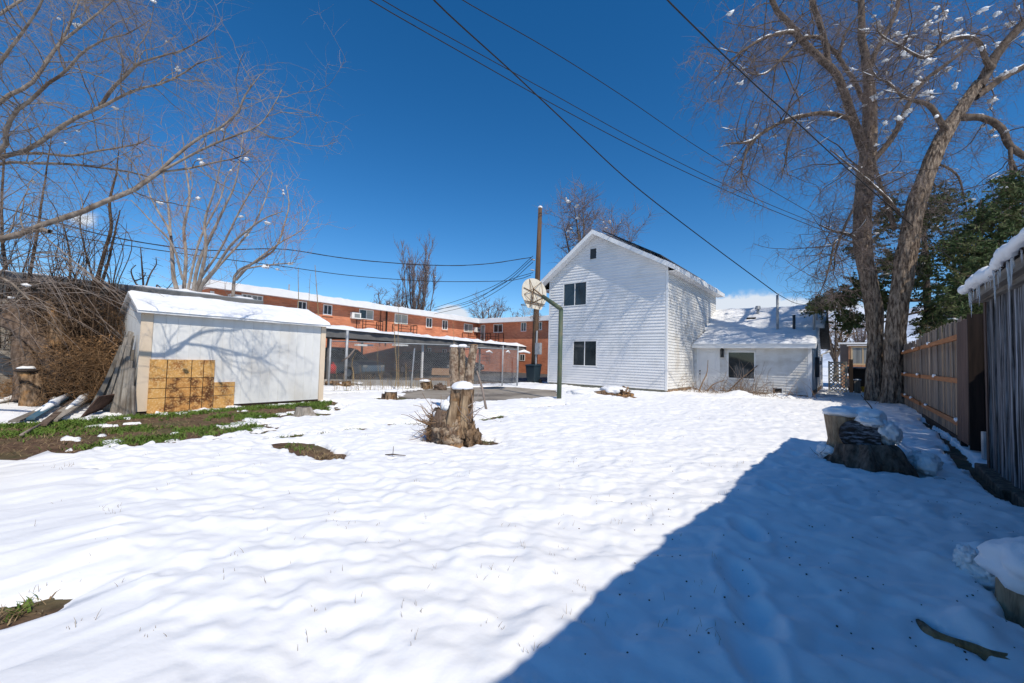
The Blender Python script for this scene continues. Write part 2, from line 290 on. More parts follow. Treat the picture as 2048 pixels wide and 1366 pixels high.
def brick_mat(axis):
    m = bpy.data.materials.new('red_brick'); m.use_nodes = True; N, L = m.node_tree.nodes, m.node_tree.links; p = N['Principled BSDF']; p.inputs['Roughness'].default_value = .9
    t = N.new('ShaderNodeTexCoord'); sp = N.new('ShaderNodeSeparateXYZ'); L.new(t.outputs['Object'], sp.inputs[0]); cb = N.new('ShaderNodeCombineXYZ')
    L.new(sp.outputs[axis], cb.inputs[0]); L.new(sp.outputs[2], cb.inputs[1])
    b = N.new('ShaderNodeTexBrick'); L.new(cb.outputs[0], b.inputs['Vector']); b.inputs['Scale'].default_value = 1; b.inputs['Brick Width'].default_value = .29; b.inputs['Row Height'].default_value = .088
    b.inputs['Mortar Size'].default_value = .009; b.inputs['Color1'].default_value = (.68, .235, .11, 1); b.inputs['Color2'].default_value = (.54, .155, .07, 1); b.inputs['Mortar'].default_value = (.42, .25, .17, 1)
    n = N.new('ShaderNodeTexNoise'); n.inputs['Scale'].default_value = .8; n.inputs['Detail'].default_value = 6; L.new(t.outputs['Object'], n.inputs['Vector'])
    h = N.new('ShaderNodeHueSaturation'); mr = N.new('ShaderNodeMapRange'); mr.inputs['From Min'].default_value = .3; mr.inputs['From Max'].default_value = .7; mr.inputs['To Min'].default_value = .82; mr.inputs['To Max'].default_value = 1.15
    L.new(n.outputs['Fac'], mr.inputs['Value']); L.new(mr.outputs[0], h.inputs['Value']); L.new(b.outputs['Color'], h.inputs['Color']); L.new(h.outputs[0], p.inputs['Base Color'])
    bp = N.new('ShaderNodeBump'); bp.inputs['Strength'].default_value = .5; bp.inputs['Distance'].default_value = .006; bp.invert = True; L.new(b.outputs['Fac'], bp.inputs['Height']); L.new(bp.outputs[0], p.inputs['Normal'])
    return m
MT['brick_y'] = brick_mat(1); MT['brick_x'] = brick_mat(0)
UX, UY, UZ = np.eye(3)
#==SETTING==
# ---------------------------------------------------------------- ground, pavement, snow
def seg_d(x, y, a, b):
    ax, ay, bx, by = a[0], a[1], b[0], b[1]; dx, dy = bx - ax, by - ay; L2 = dx * dx + dy * dy + 1e-9
    t = np.clip(((x - ax) * dx + (y - ay) * dy) / L2, 0, 1); return np.hypot(x - ax - t * dx, y - ay - t * dy)
def poly_sd(x, y, poly):    # signed distance, negative inside
    d = np.full(x.shape, 1e9); ins = np.zeros(x.shape, bool); n = len(poly)
    for i in range(n):
        a, b = poly[i], poly[(i + 1) % n]; d = np.minimum(d, seg_d(x, y, a, b))
        c = ((a[1] > y) != (b[1] > y)) & (x < (b[0] - a[0]) * (y - a[1]) / (b[1] - a[1] + 1e-12) + a[0]); ins ^= c
    return np.where(ins, -d, d)
BARE = [G(*p)[:2] for p in ((-260, 935), (0, 912), (120, 908), (240, 893), (330, 884), (440, 872), (520, 862), (500, 845), (560, 832), (655, 822), (660, 806), (560, 812), (400, 826), (290, 832), (200, 836), (60, 846), (-60, 848), (-260, 850))]
LOT = [(-16.4, 7.4), (-14.2, 11.7), (-13.2, 15.2), (-13.4, 17.5), (-12.6, 40), (-40, 40), (-40, 5), (-16.9, 5.2)]
PAD = [G(*p)[:2] for p in ((1112, 797), (1040, 802), (945, 811), (880, 806), (818, 797), (800, 788), (900, 780), (1000, 776.5), (1112, 784))]
CAPS = [((545, 882), (600, 876), .09), ((600, 876), (655, 870), .05), ((575, 893), (610, 905), .15), ((610, 903), (665, 920), .15), ((640, 918), (680, 921), .05), ((685, 866), (722, 862), .06),
        ((785, 852), (860, 852), .07), ((860, 850), (895, 846), .06), ((960, 846), (1000, 838), .10), ((1000, 838), (1003, 836), .04), ((1065, 818), (1125, 812), .10), ((1125, 812), (1128, 811), .05), ((1035, 832), (1050, 832), .08),
        ((-60, 1262), (28, 1244), .10), ((28, 1244), (55, 1222), .04), ((1202, 1021), (1246, 1021), .017), ((1030, 1138), (1062, 1136), .009), ((950, 1303), (970, 1303), .008), ((735, 1325), (755, 1320), .011), ((1697, 1137), (1730, 1137), .014),
        ((175, 1112), (205, 1112), .01), ((60, 962), (90, 962), .02), ((175, 945), (205, 945), .035), ((270, 928), (330, 924), .02), ((488, 856), (530, 856), .10), ((75, 1018), (90, 1014), .012), ((0, 1165), (3, 1165), .02), ((1128, 1158), (1130, 1158), .012),
        ((780, 930), (795, 926), .02), ((845, 938), (865, 939), .02), ((893, 915), (905, 915), .04), ((975, 918), (982, 918), .02), ((895, 885), (945, 890), .25), ((595, 832), (630, 832), .25),
        ((1700, 940), (1790, 958), .20), ((1740, 945), (1830, 962), .10), ((770, 800), (800, 800), .35), ((1000, 779), (1110, 790), .0), ((660, 790), (900, 779), .12), ((660, 783), (900, 776), .12), ((1310, 1360), (1312, 1360), .0),
        ((1850, 1275), (1890, 1308), .022), ((1890, 1308), (1965, 1340), .025), ((1990, 1180), (2060, 1285), .06), ((1400, 800), (1640, 800), .12), ((1900, 905), (2048, 1035), .10), ((1845, 845), (1925, 915), .06), ((1650, 790), (1700, 792), .35)]
BUMPS = [((1860, 878), .17, .10), ((1830, 862), .13, .06), ((1500, 1010), .25, .05), ((1860, 1150), .10, .05), ((1480, 795), .6, .22), ((1390, 800), .4, .12), ((1560, 796), .5, .14), ((1940, 1290), .20, .06), ((1690, 920), .25, .07), ((1800, 930), .18, .10), ((1780, 800), .8, .10), ((1240, 795), .5, .12), ((1190, 797), .5, .10),
         ((1660, 905), .12, .09), ((1790, 905), .15, .18), ((1735, 945), .1, .12), ((1960, 1130), .07, .05)]
FEET = [(1545, 1003), (1497, 1086), (1474, 1177), (1540, 945), (1510, 1262), (1500, 1340), (1590, 920)]
def terrain(x, y):
    return .03 * noise(x * .35, y * .35, 0, 5) + .012 * noise(x * 1.1, y * 1.1, 0, 6)
def snow_thick(x, y):
    w = .09 * fbm(x * 2.1, y * 2.1, 0, 3, 11)
    # wind/melt ripples, longer across the yard than along the view
    u = x * .77 + y * .64; v = -x * .64 + y * .77
    rip = .017 * noise(u * 1.6, v * 2.8, 0, 21) + .010 * noise(u * 4.2, v * 6.5, 0, 22) + .006 * noise(u * 8, v * 15, 0, 23)
    t = .085 + rip + .018 * noise(x * .8, y * .8, 0, 24)
    lump = np.maximum(0, noise(x * 4.3, y * 4.3, 0, 31) - .35); t += .035 * lump + .009 * noise(x * 9, y * 9, 0, 35) + .006 * noise(x * 17, y * 17, 0, 36)
    pit = np.maximum(0, noise(x * 3.1, y * 3.1, 0, 33) - .55); t -= .05 * pit
    sdp = poly_sd(x, y, BARE); melt = sdp - .15 + .25 * noise(x * 1.7, y * 1.7, 0, 46)
    for a, b, r in CAPS:
        if r < .045 or a[0] > 1390: continue
        A, B = G(*a), G(*b); m = (np.abs(x - (A[0] + B[0]) / 2) < 3) & (np.abs(y - (A[1] + B[1]) / 2) < 3)
        if m.any(): melt[m] = np.minimum(melt[m], seg_d(x[m], y[m], A, B) - r + .12)
    q = np.clip(melt / .85, 0, 1); t = t * (.30 + .70 * q * q * (3 - 2 * q))
    t = t + (1 - q) * (.030 * noise(x * 6, y * 6, 0, 49) + .022 * noise(x * 15, y * 15, 0, 50))
    def cut(t, d, soft=.10, depth=.26): return t - depth * (1 - np.clip((d + .05) / soft, 0, 1))
    wob = .10 * noise(x * 5, y * 5, 0, 41) + .06 * noise(x * 13, y * 13, 0, 42)
    t = cut(t, sdp + wob * 3.2 + .14 * noise(x * 1.5, y * 1.5, 0, 43), .22)
    rem = np.clip((noise(x * 2.6, y * 2.6, 0, 47) + .5 * noise(x * 8, y * 8, 0, 48) - .42 + .25 * np.clip((sdp + .5) / .5, -1, 1)) * 2, 0, 1) * (sdp < .1) * (sdp > -1.2); t = np.where(rem > 0, np.minimum(t + rem * .30, .035), t)
    t = cut(t, poly_sd(x, y, PAD) + wob * .8 + .12 * noise(x * .9, y * .9, 0, 44), .14)
    t = cut(t, poly_sd(x, y, LOT) + wob, .14)
    for a, b, r in CAPS:
        if r <= 0: continue
        A, B = G(*a), G(*b); m = (np.abs(x - (A[0] + B[0]) / 2) < 3 + r) & (np.abs(y - (A[1] + B[1]) / 2) < 3 + r)
        if not m.any(): continue
        d = seg_d(x[m], y[m], A, B) - r; k = min(1, r * 6)
        t[m] = cut(t[m], d + wob[m] * k * .8, .03 + .10 * k, .26)
    for p, r, h in BUMPS:
        A = G(*p); t += h * np.exp(-((x - A[0]) ** 2 + (y - A[1]) ** 2) / (r * r * .6))
    before = t.copy()
    for p in FEET:
        A = G(*p); dx, dy = x - A[0], y - A[1]; q = (dx * .9 + dy * .43) ** 2 / .0064 + (-dx * .43 + dy * .9) ** 2 / .030
        t -= .075 * np.exp(-q ** 1.6) - .012 * np.exp(-((np.sqrt(q) - 1.5) ** 2) * 8)
    return np.where(before > .03, np.maximum(t, .022), t)
def graded(segs):
    out = [segs[0][0]]
    for a, b, s in segs:
        n = max(1, int(round((b - a) / s))); out += list(np.linspace(a, b, n + 1)[1:])
    return np.array(out)
gx = graded([(-26, -16, .25), (-16, -11, .09), (-11, -7, .05), (-7, -4, .032), (-4, 1.6, .022), (1.6, 4, .1)])
gy = graded([(-3, .4, .2), (.4, 5, .022), (5, 8, .035), (8, 13, .06), (13, 24, .12), (24, 32, .3)])
X_, Y_ = np.meshgrid(gx, gy); base = terrain(X_, Y_)
th = snow_thick(X_, Y_)
Zs = base + np.maximum(th, -.10)
nx, ny = len(gx), len(gy); I = np.arange(ny * nx).reshape(ny, nx)
fq = np.stack([I[:-1, :-1], I[:-1, 1:], I[1:, 1:], I[1:, :-1]], -1).reshape(-1, 4)
keep = (th > -.06); kf = keep[:-1, :-1] | keep[:-1, 1:] | keep[1:, 1:] | keep[1:, :-1]
fq = fq[kf.ravel()]
obj('snow_cover', (np.stack([X_, Y_, Zs], -1).reshape(-1, 3), fq), MT['snow'], None, True, 'structure')
gx2 = graded([(-26, -14, .25), (-14, 4, .08)]); gy2 = graded([(-3, 14, .08), (14, 32, .25)])
X2, Y2 = np.meshgrid(gx2, gy2); Z2 = terrain(X2, Y2) + .012 * fbm(X2 * 6, Y2 * 6, 0, 3, 51)
I2 = np.arange(X2.size).reshape(X2.shape); f2 = np.stack([I2[:-1, :-1], I2[:-1, 1:], I2[1:, 1:], I2[1:, :-1]], -1).reshape(-1, 4)
obj('yard_soil', (np.stack([X2, Y2, Z2], -1).reshape(-1, 3), f2), MT['dirt'], None, True, 'structure')
mb = MB()
for (a, b, c, d) in ((-6000, -6000, 6000, -3), (-6000, 32, 6000, 6000), (-6000, -3, -26, 32), (4, -3, 6000, 32)): mb.quad((a, b, -.06), (c, b, -.06), (c, d, -.06), (a, d, -.06))
obj('ground', mb, MT['far_ground'], None, False, 'structure')
def ground_z(x, y): return float(terrain(np.array([x]), np.array([y]))[0])
def top_z(x, y):
    a = np.array([float(x)]), np.array([float(y)]); return float(terrain(*a)[0] + max(snow_thick(*a)[0], 0))
pc = np.mean(PAD, 0); mb = MB(); pp = [(p - pc) * 1.12 + pc for p in PAD]; b0 = 0
mb.v = [(p[0], p[1], .066) for p in pp] + [(p[0], p[1], -.1) for p in pp]; n = len(pp); mb.f = [tuple(range(n))[::1]] + [(i, (i + 1) % n, n + (i + 1) % n, n + i)[::-1] for i in range(n)]
obj('concrete_pad', mb, MT['concrete'], None, False, 'structure')
mb = MB().box((-60, 7.6, -.1), (-16.2, 60, .07)); mb.box((-16.2, 16.6, -.1), (-12.2, 60, .075)); obj('parking_lot', mb, MT['asphalt'], None, False, 'structure')
# far mountains with snow, seen between the house and the big tree
mb = MB(); mvs = []; az = np.linspace(-75, 60, 136)
for i, a in enumerate(az):
    r = math.radians(a); D = 5200; hgt = 120 + 140 * (1 + noise(a * .06, 3.3, 0, 61)) + 60 * fbm(a * .35, 1.7, 0, 4, 62) + 330 * math.exp(-((a + 0) / 16) ** 2)
    for k, (fr, hh) in enumerate(((.80, -5), (.88, .25 * hgt), (.95, .65 * hgt), (1.0, hgt), (1.15, -5))):
        jit = 1 + .02 * float(noise(a * .9, k * 3., 0, 63)); mvs.append((math.sin(r) * D * fr * jit, math.cos(r) * D * fr * jit, float(hh)))
mb.v = mvs; mb.f = [(i * 5 + k, (i + 1) * 5 + k, (i + 1) * 5 + k + 1, i * 5 + k + 1) for i in range(135) for k in range(4)]
MT['mountain'] = mat('mountain', (.62, .68, .78), (.30, .36, .46), .95, (.004, .004, .008), 8, contrast=(.45, .62))  # pale bluish tones carry the distance haze in the colour
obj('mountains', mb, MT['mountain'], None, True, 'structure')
def snow_slab(p00, p10, p01, p11, nu, nv, thick, amp, seed, roll=.0, edge=.12):
    """A snow blanket lying on a sloping roof: p00-p10 is the eave, p01-p11 the top edge."""
    p00, p10, p01, p11 = map(np.array, (p00, p10, p01, p11)); u = np.linspace(0, 1, nu)[None, :, None]; v = np.linspace(0, 1, nv)[:, None, None]
    P = (p00 * (1 - u) + p10 * u) * (1 - v) + (p01 * (1 - u) + p11 * u) * v
    nrm = np.cross(p10 - p00, p01 - p00); nrm = _n(nrm); nrm = nrm if nrm[2] > 0 else -nrm
    lu, lv = np.linalg.norm(p10 - p00), np.linalg.norm(p01 - p00)
    t = thick * (1 + .5 * fbm(P[..., 0] * 1.2, P[..., 1] * 1.2, P[..., 2], 3, seed)) + amp * fbm(P[..., 0] * 3.5, P[..., 1] * 3.5, P[..., 2] * 3, 3, seed + 3)
    t = np.maximum(t, .012)
    du = np.minimum(u[..., 0], 1 - u[..., 0]) * lu; dv = np.minimum(v[..., 0] * lv, (1 - v[..., 0]) * lv)
    e = np.clip(np.minimum(du, dv) / edge, 0, 1); t = t * np.sqrt(1 - (1 - e) ** 2) * 1
    down = (p00 - p01) / lv
    rim = roll * (1 + .6 * noise(P[..., 0] * 3, P[..., 1] * 3, 0, seed + 9))
    P2 = P + nrm * t[..., None] + down * (rim * (v[..., 0] < .001))[..., None]
    vs = np.concatenate([P2.reshape(-1, 3), (P + nrm * .003).reshape(-1, 3)]); Ii = np.arange(nu * nv).reshape(nv, nu)
    f = np.stack([Ii[:-1, :-1], Ii[:-1, 1:], Ii[1:, 1:], Ii[1:, :-1]], -1).reshape(-1, 4)
    f = np.concatenate([f, f[:, ::-1] + nu * nv])
    return vs, f
#==BUILDINGS==
# ---------------------------------------------------------------- siding + windows
def lap_siding(par, o, u, n, z0, z1, exposure, span, holes, m, name='siding_board', lip=.028, joints=None):
    """Lap boards on the wall o + a*u, facing n; span(z)->(a0,a1) limits, holes (a0,a1,z0,z1)."""
    k = 0; z = z0
    while z < z1 - 1e-4:
        zt = min(z + exposure, z1); zm = (z + zt) / 2
        segs = [span(zm)]
        for h in holes:
            if h[2] < zt - .01 and h[3] > z + .01:
                ns = []
                for a, b in segs:
                    if h[1] <= a or h[0] >= b: ns.append((a, b)); continue
                    if h[0] - a > .02: ns.append((a, h[0]))
                    if b - h[1] > .02: ns.append((h[1], b))
                segs = ns
        for a, b in segs:
            if b - a < .03: continue
            mb = MB(); P = lambda s_, w, zz: np.array(o) + u * s_ + n * w + UZ * zz
            mb.hexa([P(a, .0, z), P(b, 0, z), P(b, lip, z), P(a, lip, z), P(a, 0, zt), P(b, 0, zt), P(b, .004, zt), P(a, .004, zt)])
            obj(name, mb, m, par)
        z = zt; k += 1
def window(par, o, u, n, a0, a1, z0, z1, fr=.05, mull=1, gl='glass', fm='trim', sill=False, depth=.05, out=.03):
    o = np.array(o, float); wp = MB()
    wp.obox(o, u, n, UZ, (a0, a1), (-.02, out), (z1 - fr, z1)); wp.obox(o, u, n, UZ, (a0, a1), (-.02, out), (z0, z0 + fr))
    wp.obox(o, u, n, UZ, (a0, a0 + fr), (-.02, out - .002), (z0 + fr, z1 - fr)); wp.obox(o, u, n, UZ, (a1 - fr, a1), (-.02, out - .002), (z0 + fr, z1 - fr))
    am = (a0 + a1) / 2
    if mull: wp.obox(o, u, n, UZ, (am - fr * .35, am + fr * .35), (-.02, out - .006), (z0 + fr, z1 - fr))
    w = obj('window', wp, MT[fm], par)
    edges = [a0 + fr, am, a1 - fr] if mull else [a0 + fr, a1 - fr]
    for i in range(len(edges) - 1):
        q = MB().obox(o, u, n, UZ, (edges[i] - .004, edges[i + 1] + .004), (-.016, out * .25 + .004 * i), (z0 + fr - .004, z1 - fr + .004)); g = gl[i] if isinstance(gl, tuple) else gl
        obj('pane', q, MT[g], w)
    if sill: obj('sill', MB().obox(o, u, n, UZ, (a0 - .06, a1 + .06), (-.01, .06), (z0 - .10, z0 - .002)), MT['brick_y'] if sill == 2 else MT['trim'], w)
    return w
# ---------------------------------------------------------------- two-storey white house
YW = 17.07; XL, XR = -11.83, -5.86; YB = 25.0; WZ = 5.45
hs = thing('two_storey_house', 'tall two-storey white lap-sided house with gable roof, black panels on its right slope', 'house', ((XL + XR) / 2, YW, 0))
PKX, PKZ = -9.22, 7.36; OV = .42
sl = (PKZ - WZ) / (PKX - (XL - .0)); sr = (PKZ - WZ) / (XR - PKX)
mb = MB(); c = [(XL + .02, YW + .02), (XR - .02, YW + .02), (XR - .02, YB), (XL + .02, YB)]
mb.v = [(x, y, .0) for x, y in c] + [(x, y, WZ) for x, y in c] + [(PKX, YW + .02, PKZ - .02), (PKX, YB, PKZ - .02)]
mb.f = [(0, 1, 5, 8, 4), (1, 2, 6, 5), (2, 3, 7, 9, 6), (3, 0, 4, 7), (0, 3, 2, 1), (4, 8, 9, 7), (8, 5, 6, 9)]
obj('wall', mb, MT['trim'], hs)
o = np.array([XL, YW, 0]); Wd = XR - XL
W1 = (VY(1127, 563, YW)[0] - XL, VY(1175, 563, YW)[0] - XL, 3.97, 5.17); W2 = (VY(1146, 679, YW)[0] - XL, VY(1195, 679, YW)[0] - XL, 1.04, 2.30)
def span_f(z):
    if z <= WZ: return (0.07, Wd - .07)
    a = (z - WZ) / sl; b = Wd - (z - WZ) / sr; return (a, b)
VT = (VY(1181, 500, YW)[0] - XL, VY(1193, 500, YW)[0] - XL, 6.20, 6.68)
lap_siding(hs, o, UX, -UY, .18, 2.56, .119, span_f, [W2], MT['vinyl'], lip=.032)
obj('belly_trim', MB().obox(o, UX, -UY, UZ, (.07, Wd - .07), (0, .030), (2.563, 2.60)), MT['vinyl'], hs)
lap_siding(hs, o, UX, -UY, 2.603, PKZ - .05, .135, span_f, [W1, VT], MT['vinyl'], lip=.036)
window(hs, o + [0, 0, 0], UX, -UY, *W1, fr=.055, gl='glass'); window(hs, o, UX, -UY, *W2, fr=.055, gl='glass')
v = obj('gable_vent', MB().obox(o, UX, -UY, UZ, VT[:2], (-.01, .012), VT[2:]), MT['dark_grey'], hs)
for i in range(6):
    zz = VT[2] + .03 + i * .075; obj('louvre', MB().obox(o + UZ * zz, UX, _n(-UY - UZ * .6), _n(UZ - UY * .2), (VT[0] + .02, VT[1] - .02), (.012, .03), (0, .045)), MT['dark_grey'], v)
o2 = np.array([XR, YW, 0]); lap_siding(hs, o2, UY, UX, .22, WZ - .02, .125, lambda z: (.07, YB - YW), [], MT['vinyl_old'], lip=.03)
mb = MB().box((XR - .06, YW - .028, .16), (XR + .028, YW + .07, WZ)); obj('corner_post', mb, MT['trim'], hs)
obj('corner_post', MB().box((XL - .028, YW - .028, .16), (XL + .06, YW + .06, WZ)), MT['trim'], hs)
mb = MB().box((XL + .03, YW - .004, -.1), (XR - .03, YW + .1, .18)); obj('foundation', mb, MT['foundation'], hs)
for i in range(14):
    y0 = YW + .05 + i * .24; zt = .21 - .015 * (i % 3); obj('stone', MB().box((XR - .05, y0, -.05), (XR + .008 + .012 * random.random(), y0 + .225, zt)), MT['stone'], hs, bevel=.01)
# roof: two slopes with thickness, soffit, fascia
ov2 = .62
def roof_pt(x, lift=0.):
    z = PKZ - (PKX - x) * sl if x < PKX else PKZ - (x - PKX) * sr
    return z + .06 + lift
y0, y1 = YW - OV, YB + .35
for nm, xa, xb in (('roof', XL - ov2, PKX), ('roof', PKX, XR + .38)):
    mb = MB(); za, zb = roof_pt(xa), roof_pt(xb)
    mb.hexa([(xa, y0, za), (xb, y0, zb), (xb, y1, zb), (xa, y1, za), (xa, y0, za + .05), (xb, y0, zb + .05), (xb, y1, zb + .05), (xa, y1, za + .05)]); r = obj(nm, mb, MT['tar_roof'], hs)
    mb = MB(); mb.hexa([(xa, y0 - .02, za - .15), (xb, y0 - .02, zb - .15), (xb, y0 - .001, zb - .15), (xa, y0 - .001, za - .15), (xa, y0 - .02, za + .055), (xb, y0 - .02, zb + .055), (xb, y0 - .001, zb + .055), (xa, y0 - .001, za + .055)]); obj('rake_board', mb, MT['trim'], r)
    xe = xa if nm and xa < PKX else xb; ze = min(za, zb); s = -1 if xe < PKX else 1
    obj('fascia', MB().box((xe, y0 + .001, ze - .15), (xe + s * .02, y1, ze + .05)), MT['trim'], r)
    so = obj('soffit', MB().hexa([(xa, y0, za - .135), (xb, y0, zb - .135), (xb, YW - .03, zb - .135), (xa, YW - .03, za - .135), (xa, y0, za - .12), (xb, y0, zb - .12), (xb, YW - .03, zb - .12), (xa, YW - .03, za - .12)]), MT['vinyl'], r)
    xw = XL if s < 0 else XR; obj('soffit', MB().box((min(xw, xe) + .001, YW - .03, ze - .13), (max(xw, xe) - .001, y1, ze - .11)), MT['vinyl'], r)
zc = lambda x: roof_pt(x) + .052
obj('snow', snow_slab((XL - ov2 - .02, y0 - .02, zc(XL - ov2)), (XL - ov2 - .02, y1, zc(XL - ov2)), (PKX, y0 - .02, zc(PKX)), (PKX, y1, zc(PKX)), 60, 24, .075, .02, 5), MT['roof_snow'], hs, True)
obj('snow', snow_slab((XR + .40, y1, zc(XR + .38)), (XR + .40, y0 + .3, zc(XR + .38)), (PKX, y1, zc(PKX)), (PKX, y0 + .3, zc(PKX)), 60, 24, .03, .03, 8), MT['roof_snow'], hs, True)
dr = np.array([1, 0, -sr]); dr = _n(dr); nr = np.array([sr, 0, 1]); nr = _n(nr); ob = np.array([PKX, 0, roof_pt(PKX) + .05])
for i in range(3):
    for j in range(4): obj('solar_panel', MB().obox(ob, dr, UY, nr, (.35 + i * 1.05, 1.37 + i * 1.05), (y0 + .35 + j * 1.72, y0 + 2.03 + j * 1.72), (.13, .17)), MT['panel_solar'], hs)
# ---------------------------------------------------------------- one-storey wing / house
oh = thing('one_storey_house', 'low white one-storey house with snowy roof and a white back door, beside the tall house', 'house', (-3.5, 20.87, 0))
YF = 20.87; XE = -1.24
mb = MB(); prof = [(YF + .02, 0), (YF + .02, 2.18), (22.8, 2.85), (25.1, 4.12), (28.0, 2.35), (28.0, 0)]
xs = (-9.0, XE - .02); n = len(prof)
mb.v = [(x, y, z) for x in xs for y, z in prof]; mb.f = [tuple(range(n))[::-1], tuple(range(n, 2 * n))] + [(i, (i + 1) % n, n + (i + 1) % n, n + i) for i in range(n)]
obj('wall', mb, MT['trim'], oh)
o = np.array([-5.86, YF, 0]); D0, D1 = VY(1397, 700, YF)[0] + 5.86, VY(1437, 700, YF)[0] + 5.86
Wg = (VY(1455, 700, YF)[0] + 5.86, VY(1511, 700, YF)[0] + 5.86, .66, 1.93)
HV = (VY(1546, 780, YF)[0] + 5.86, VY(1564, 780, YF)[0] + 5.86, -.02, .34)
WL = XE + 5.86
lap_siding(oh, o, UX, -UY, .12, 2.14, .118, lambda z: (.02, WL - .07), [Wg, (D0 - .07, D1 + .07, 0, 2.16), HV], MT['vinyl_old'])
window(oh, o, UX, -UY, *Wg, fr=.05, mull=0)
dp = MB(); dp.obox(o, UX, -UY, UZ, (D0, D1), (-.02, .01), (.06, 2.08)); d = obj('door', dp, MT['vinyl'], oh)
for a, b in ((.12, .42), (.5, .8)):
    for z0, z1 in ((.2, .8), (.95, 1.85)): obj('door_panel', MB().obox(o, UX, -UY, UZ, (D0 + a * (D1 - D0) / .92, D0 + b * (D1 - D0) / .92), (.01, .022), (z0, z1)), MT['trim'], d, bevel=.008)
for z in (.98, 1.12): obj('handle', MB().blob(o + UX * (D0 + .08) - UY * .04 + UZ * (z - .15), .032, 0), MT['black'], d, True)
fm = MB(); fm.obox(o, UX, -UY, UZ, (D0 - .07, D0), (-.01, .03), (.04, 2.14)); fm.obox(o, UX, -UY, UZ, (D1, D1 + .07), (-.01, .03), (.04, 2.14)); fm.obox(o, UX, -UY, UZ, (D0, D1), (-.01, .032), (2.08, 2.14)); obj('door_frame', fm, MT['trim'], oh)
la = o + UX * (VY(1445, 700, YF)[0] + 5.86) - UY * .09 + UZ * 1.84
lt = obj('wall_lamp', MB().box(la + [-.075, -.07, .12], la + [.075, .07, .17]).tube([la + [0, 0, .17], la + [0, 0, .25]], [.07, .015], 8).box(la + [-.04, .05, -.02], la + [.04, .09, .16]), MT['black'], oh)
obj('lantern_cage', MB().tube([la + [0, 0, -.17], la + [0, 0, .12]], [.045, .065], 6), MT['glass'], lt)
fb = MB(); fb.box(la + [-.06, -.06, -.2], la + [.06, .06, -.17])
for a in (-.055, .055):
    for b in (-.055, .055): fb.beam(la + [a, b, -.17], la + [a * 1.2, b * 1.2, .12], .012, .012)
obj('lantern_frame', fb, MT['black'], lt)
hv = obj('crawl_vent', MB().obox(o, UX, -UY, UZ, (HV[0] - .03, HV[1] + .03), (-.01, .03), (HV[3], HV[3] + .05)).obox(o, UX, -UY, UZ, (HV[0] - .03, HV[0]), (-.01, .028), (-.02, HV[3])).obox(o, UX, -UY, UZ, (HV[1], HV[1] + .03), (-.01, .028), (-.02, HV[3])), MT['trim'], oh)
obj('vent_hole', MB().obox(o, UX, -UY, UZ, HV[:2], (-.005, .006), (-.02, HV[3])), MT['black'], hv)
for i in range(19):
    a0 = .05 + i * .24; obj('stone', MB().obox(o, UX, -UY, UZ, (a0, a0 + .225), (-.04, .0 + .010 * random.random()), (-.04, .1 + .014 * random.random())), MT['stone'], oh)
o3 = np.array([XE, YF, 0])
lap_siding(oh, o3, UY, UX, .30, 3.6, .118, lambda z: (0.07, 7.1) if z < 2.2 else (max(.1, (z - 2.18) / .30), min(7.1, 7.1 - (z - 2.35) / .61)), [], MT['vinyl_old'])
for i in range(20):
    for j in range(2): obj('stone', MB().obox(o3, UY, UX, UZ, (.05 + i * .35 + j * .12, .05 + i * .35 + .33 + j * .12), (-.02, .008 + .008 * random.random()), (-.03 + j * .15, .115 + j * .15)), MT['stone'], oh)
obj('corner_post', MB().box((XE - .1, YF - .03, .06), (XE + .028, YF + .09, 2.15)), MT['trim'], oh)
mb = MB().box((XE + .03, YF + 2.1, .85), (XE + .16, YF + 2.7, 1.75)); eb = obj('electric_box', mb, MT['dark_grey'], oh, bevel=.01)
obj('conduit', MB().tube([(XE + .08, YF + 2.4, 1.75), (XE + .08, YF + 2.4, 3.9)], .035), MT['galv_dull'], eb); obj('conduit', MB().tube([(XE + .06, YF + 2.3, .1), (XE + .06, YF + 2.3, .85)], .03), MT['galv_dull'], eb)
obj('meter', MB().tube([(XE + .16, YF + 2.4, 1.5), (XE + .26, YF + 2.4, 1.5)], .09, 12), MT['galv'], eb)
window(oh, o3, UY, UX, 4.4, 4.9, 1.1, 2.0, fr=.05, mull=0)
# roof planes
RX0, RX1 = -9.0, XE + .18
rp = [(YF - .38, 2.20), (22.8, 3.00)]; rp2 = [(22.8, 3.00), (25.1, 4.30)]; rp3 = [(25.1, 4.30), (28.4, 2.30)]
for (a, b), x0, x1 in ((rp, -6.3, RX1), (rp2, RX0, RX1 + .22), (rp3, RX0, RX1 + .22)):
    if a[0] < YF: x0 = XR + .032
    mb = MB(); mb.hexa([(x0, a[0], a[1]), (x1, a[0], a[1]), (x1, b[0], b[1]), (x0, b[0], b[1]), (x0, a[0], a[1] + .06), (x1, a[0], a[1] + .06), (x1, b[0], b[1] + .06), (x0, b[0], b[1] + .06)]); r = obj('roof', mb, MT['tar_roof'], oh)
    mb = MB(); mb.hexa([(x1, a[0], a[1] - .13), (x1 + .02, a[0], a[1] - .13), (x1 + .02, b[0], b[1] - .13), (x1, b[0], b[1] - .13), (x1, a[0], a[1] + .06), (x1 + .02, a[0], a[1] + .06), (x1 + .02, b[0], b[1] + .06), (x1, b[0], b[1] + .06)]); obj('rake_board', mb, MT['brown_trim' if a[0] > 22 else 'trim'], r)
obj('fascia', MB().box((XR + .034, YF - .41, 2.06), (RX1, YF - .385, 2.262)), MT['trim'], oh)
obj('soffit', MB().box((XR + .034, YF - .38, 2.145), (RX1 - .02, YF + .0, 2.165)), MT['vinyl'], oh)
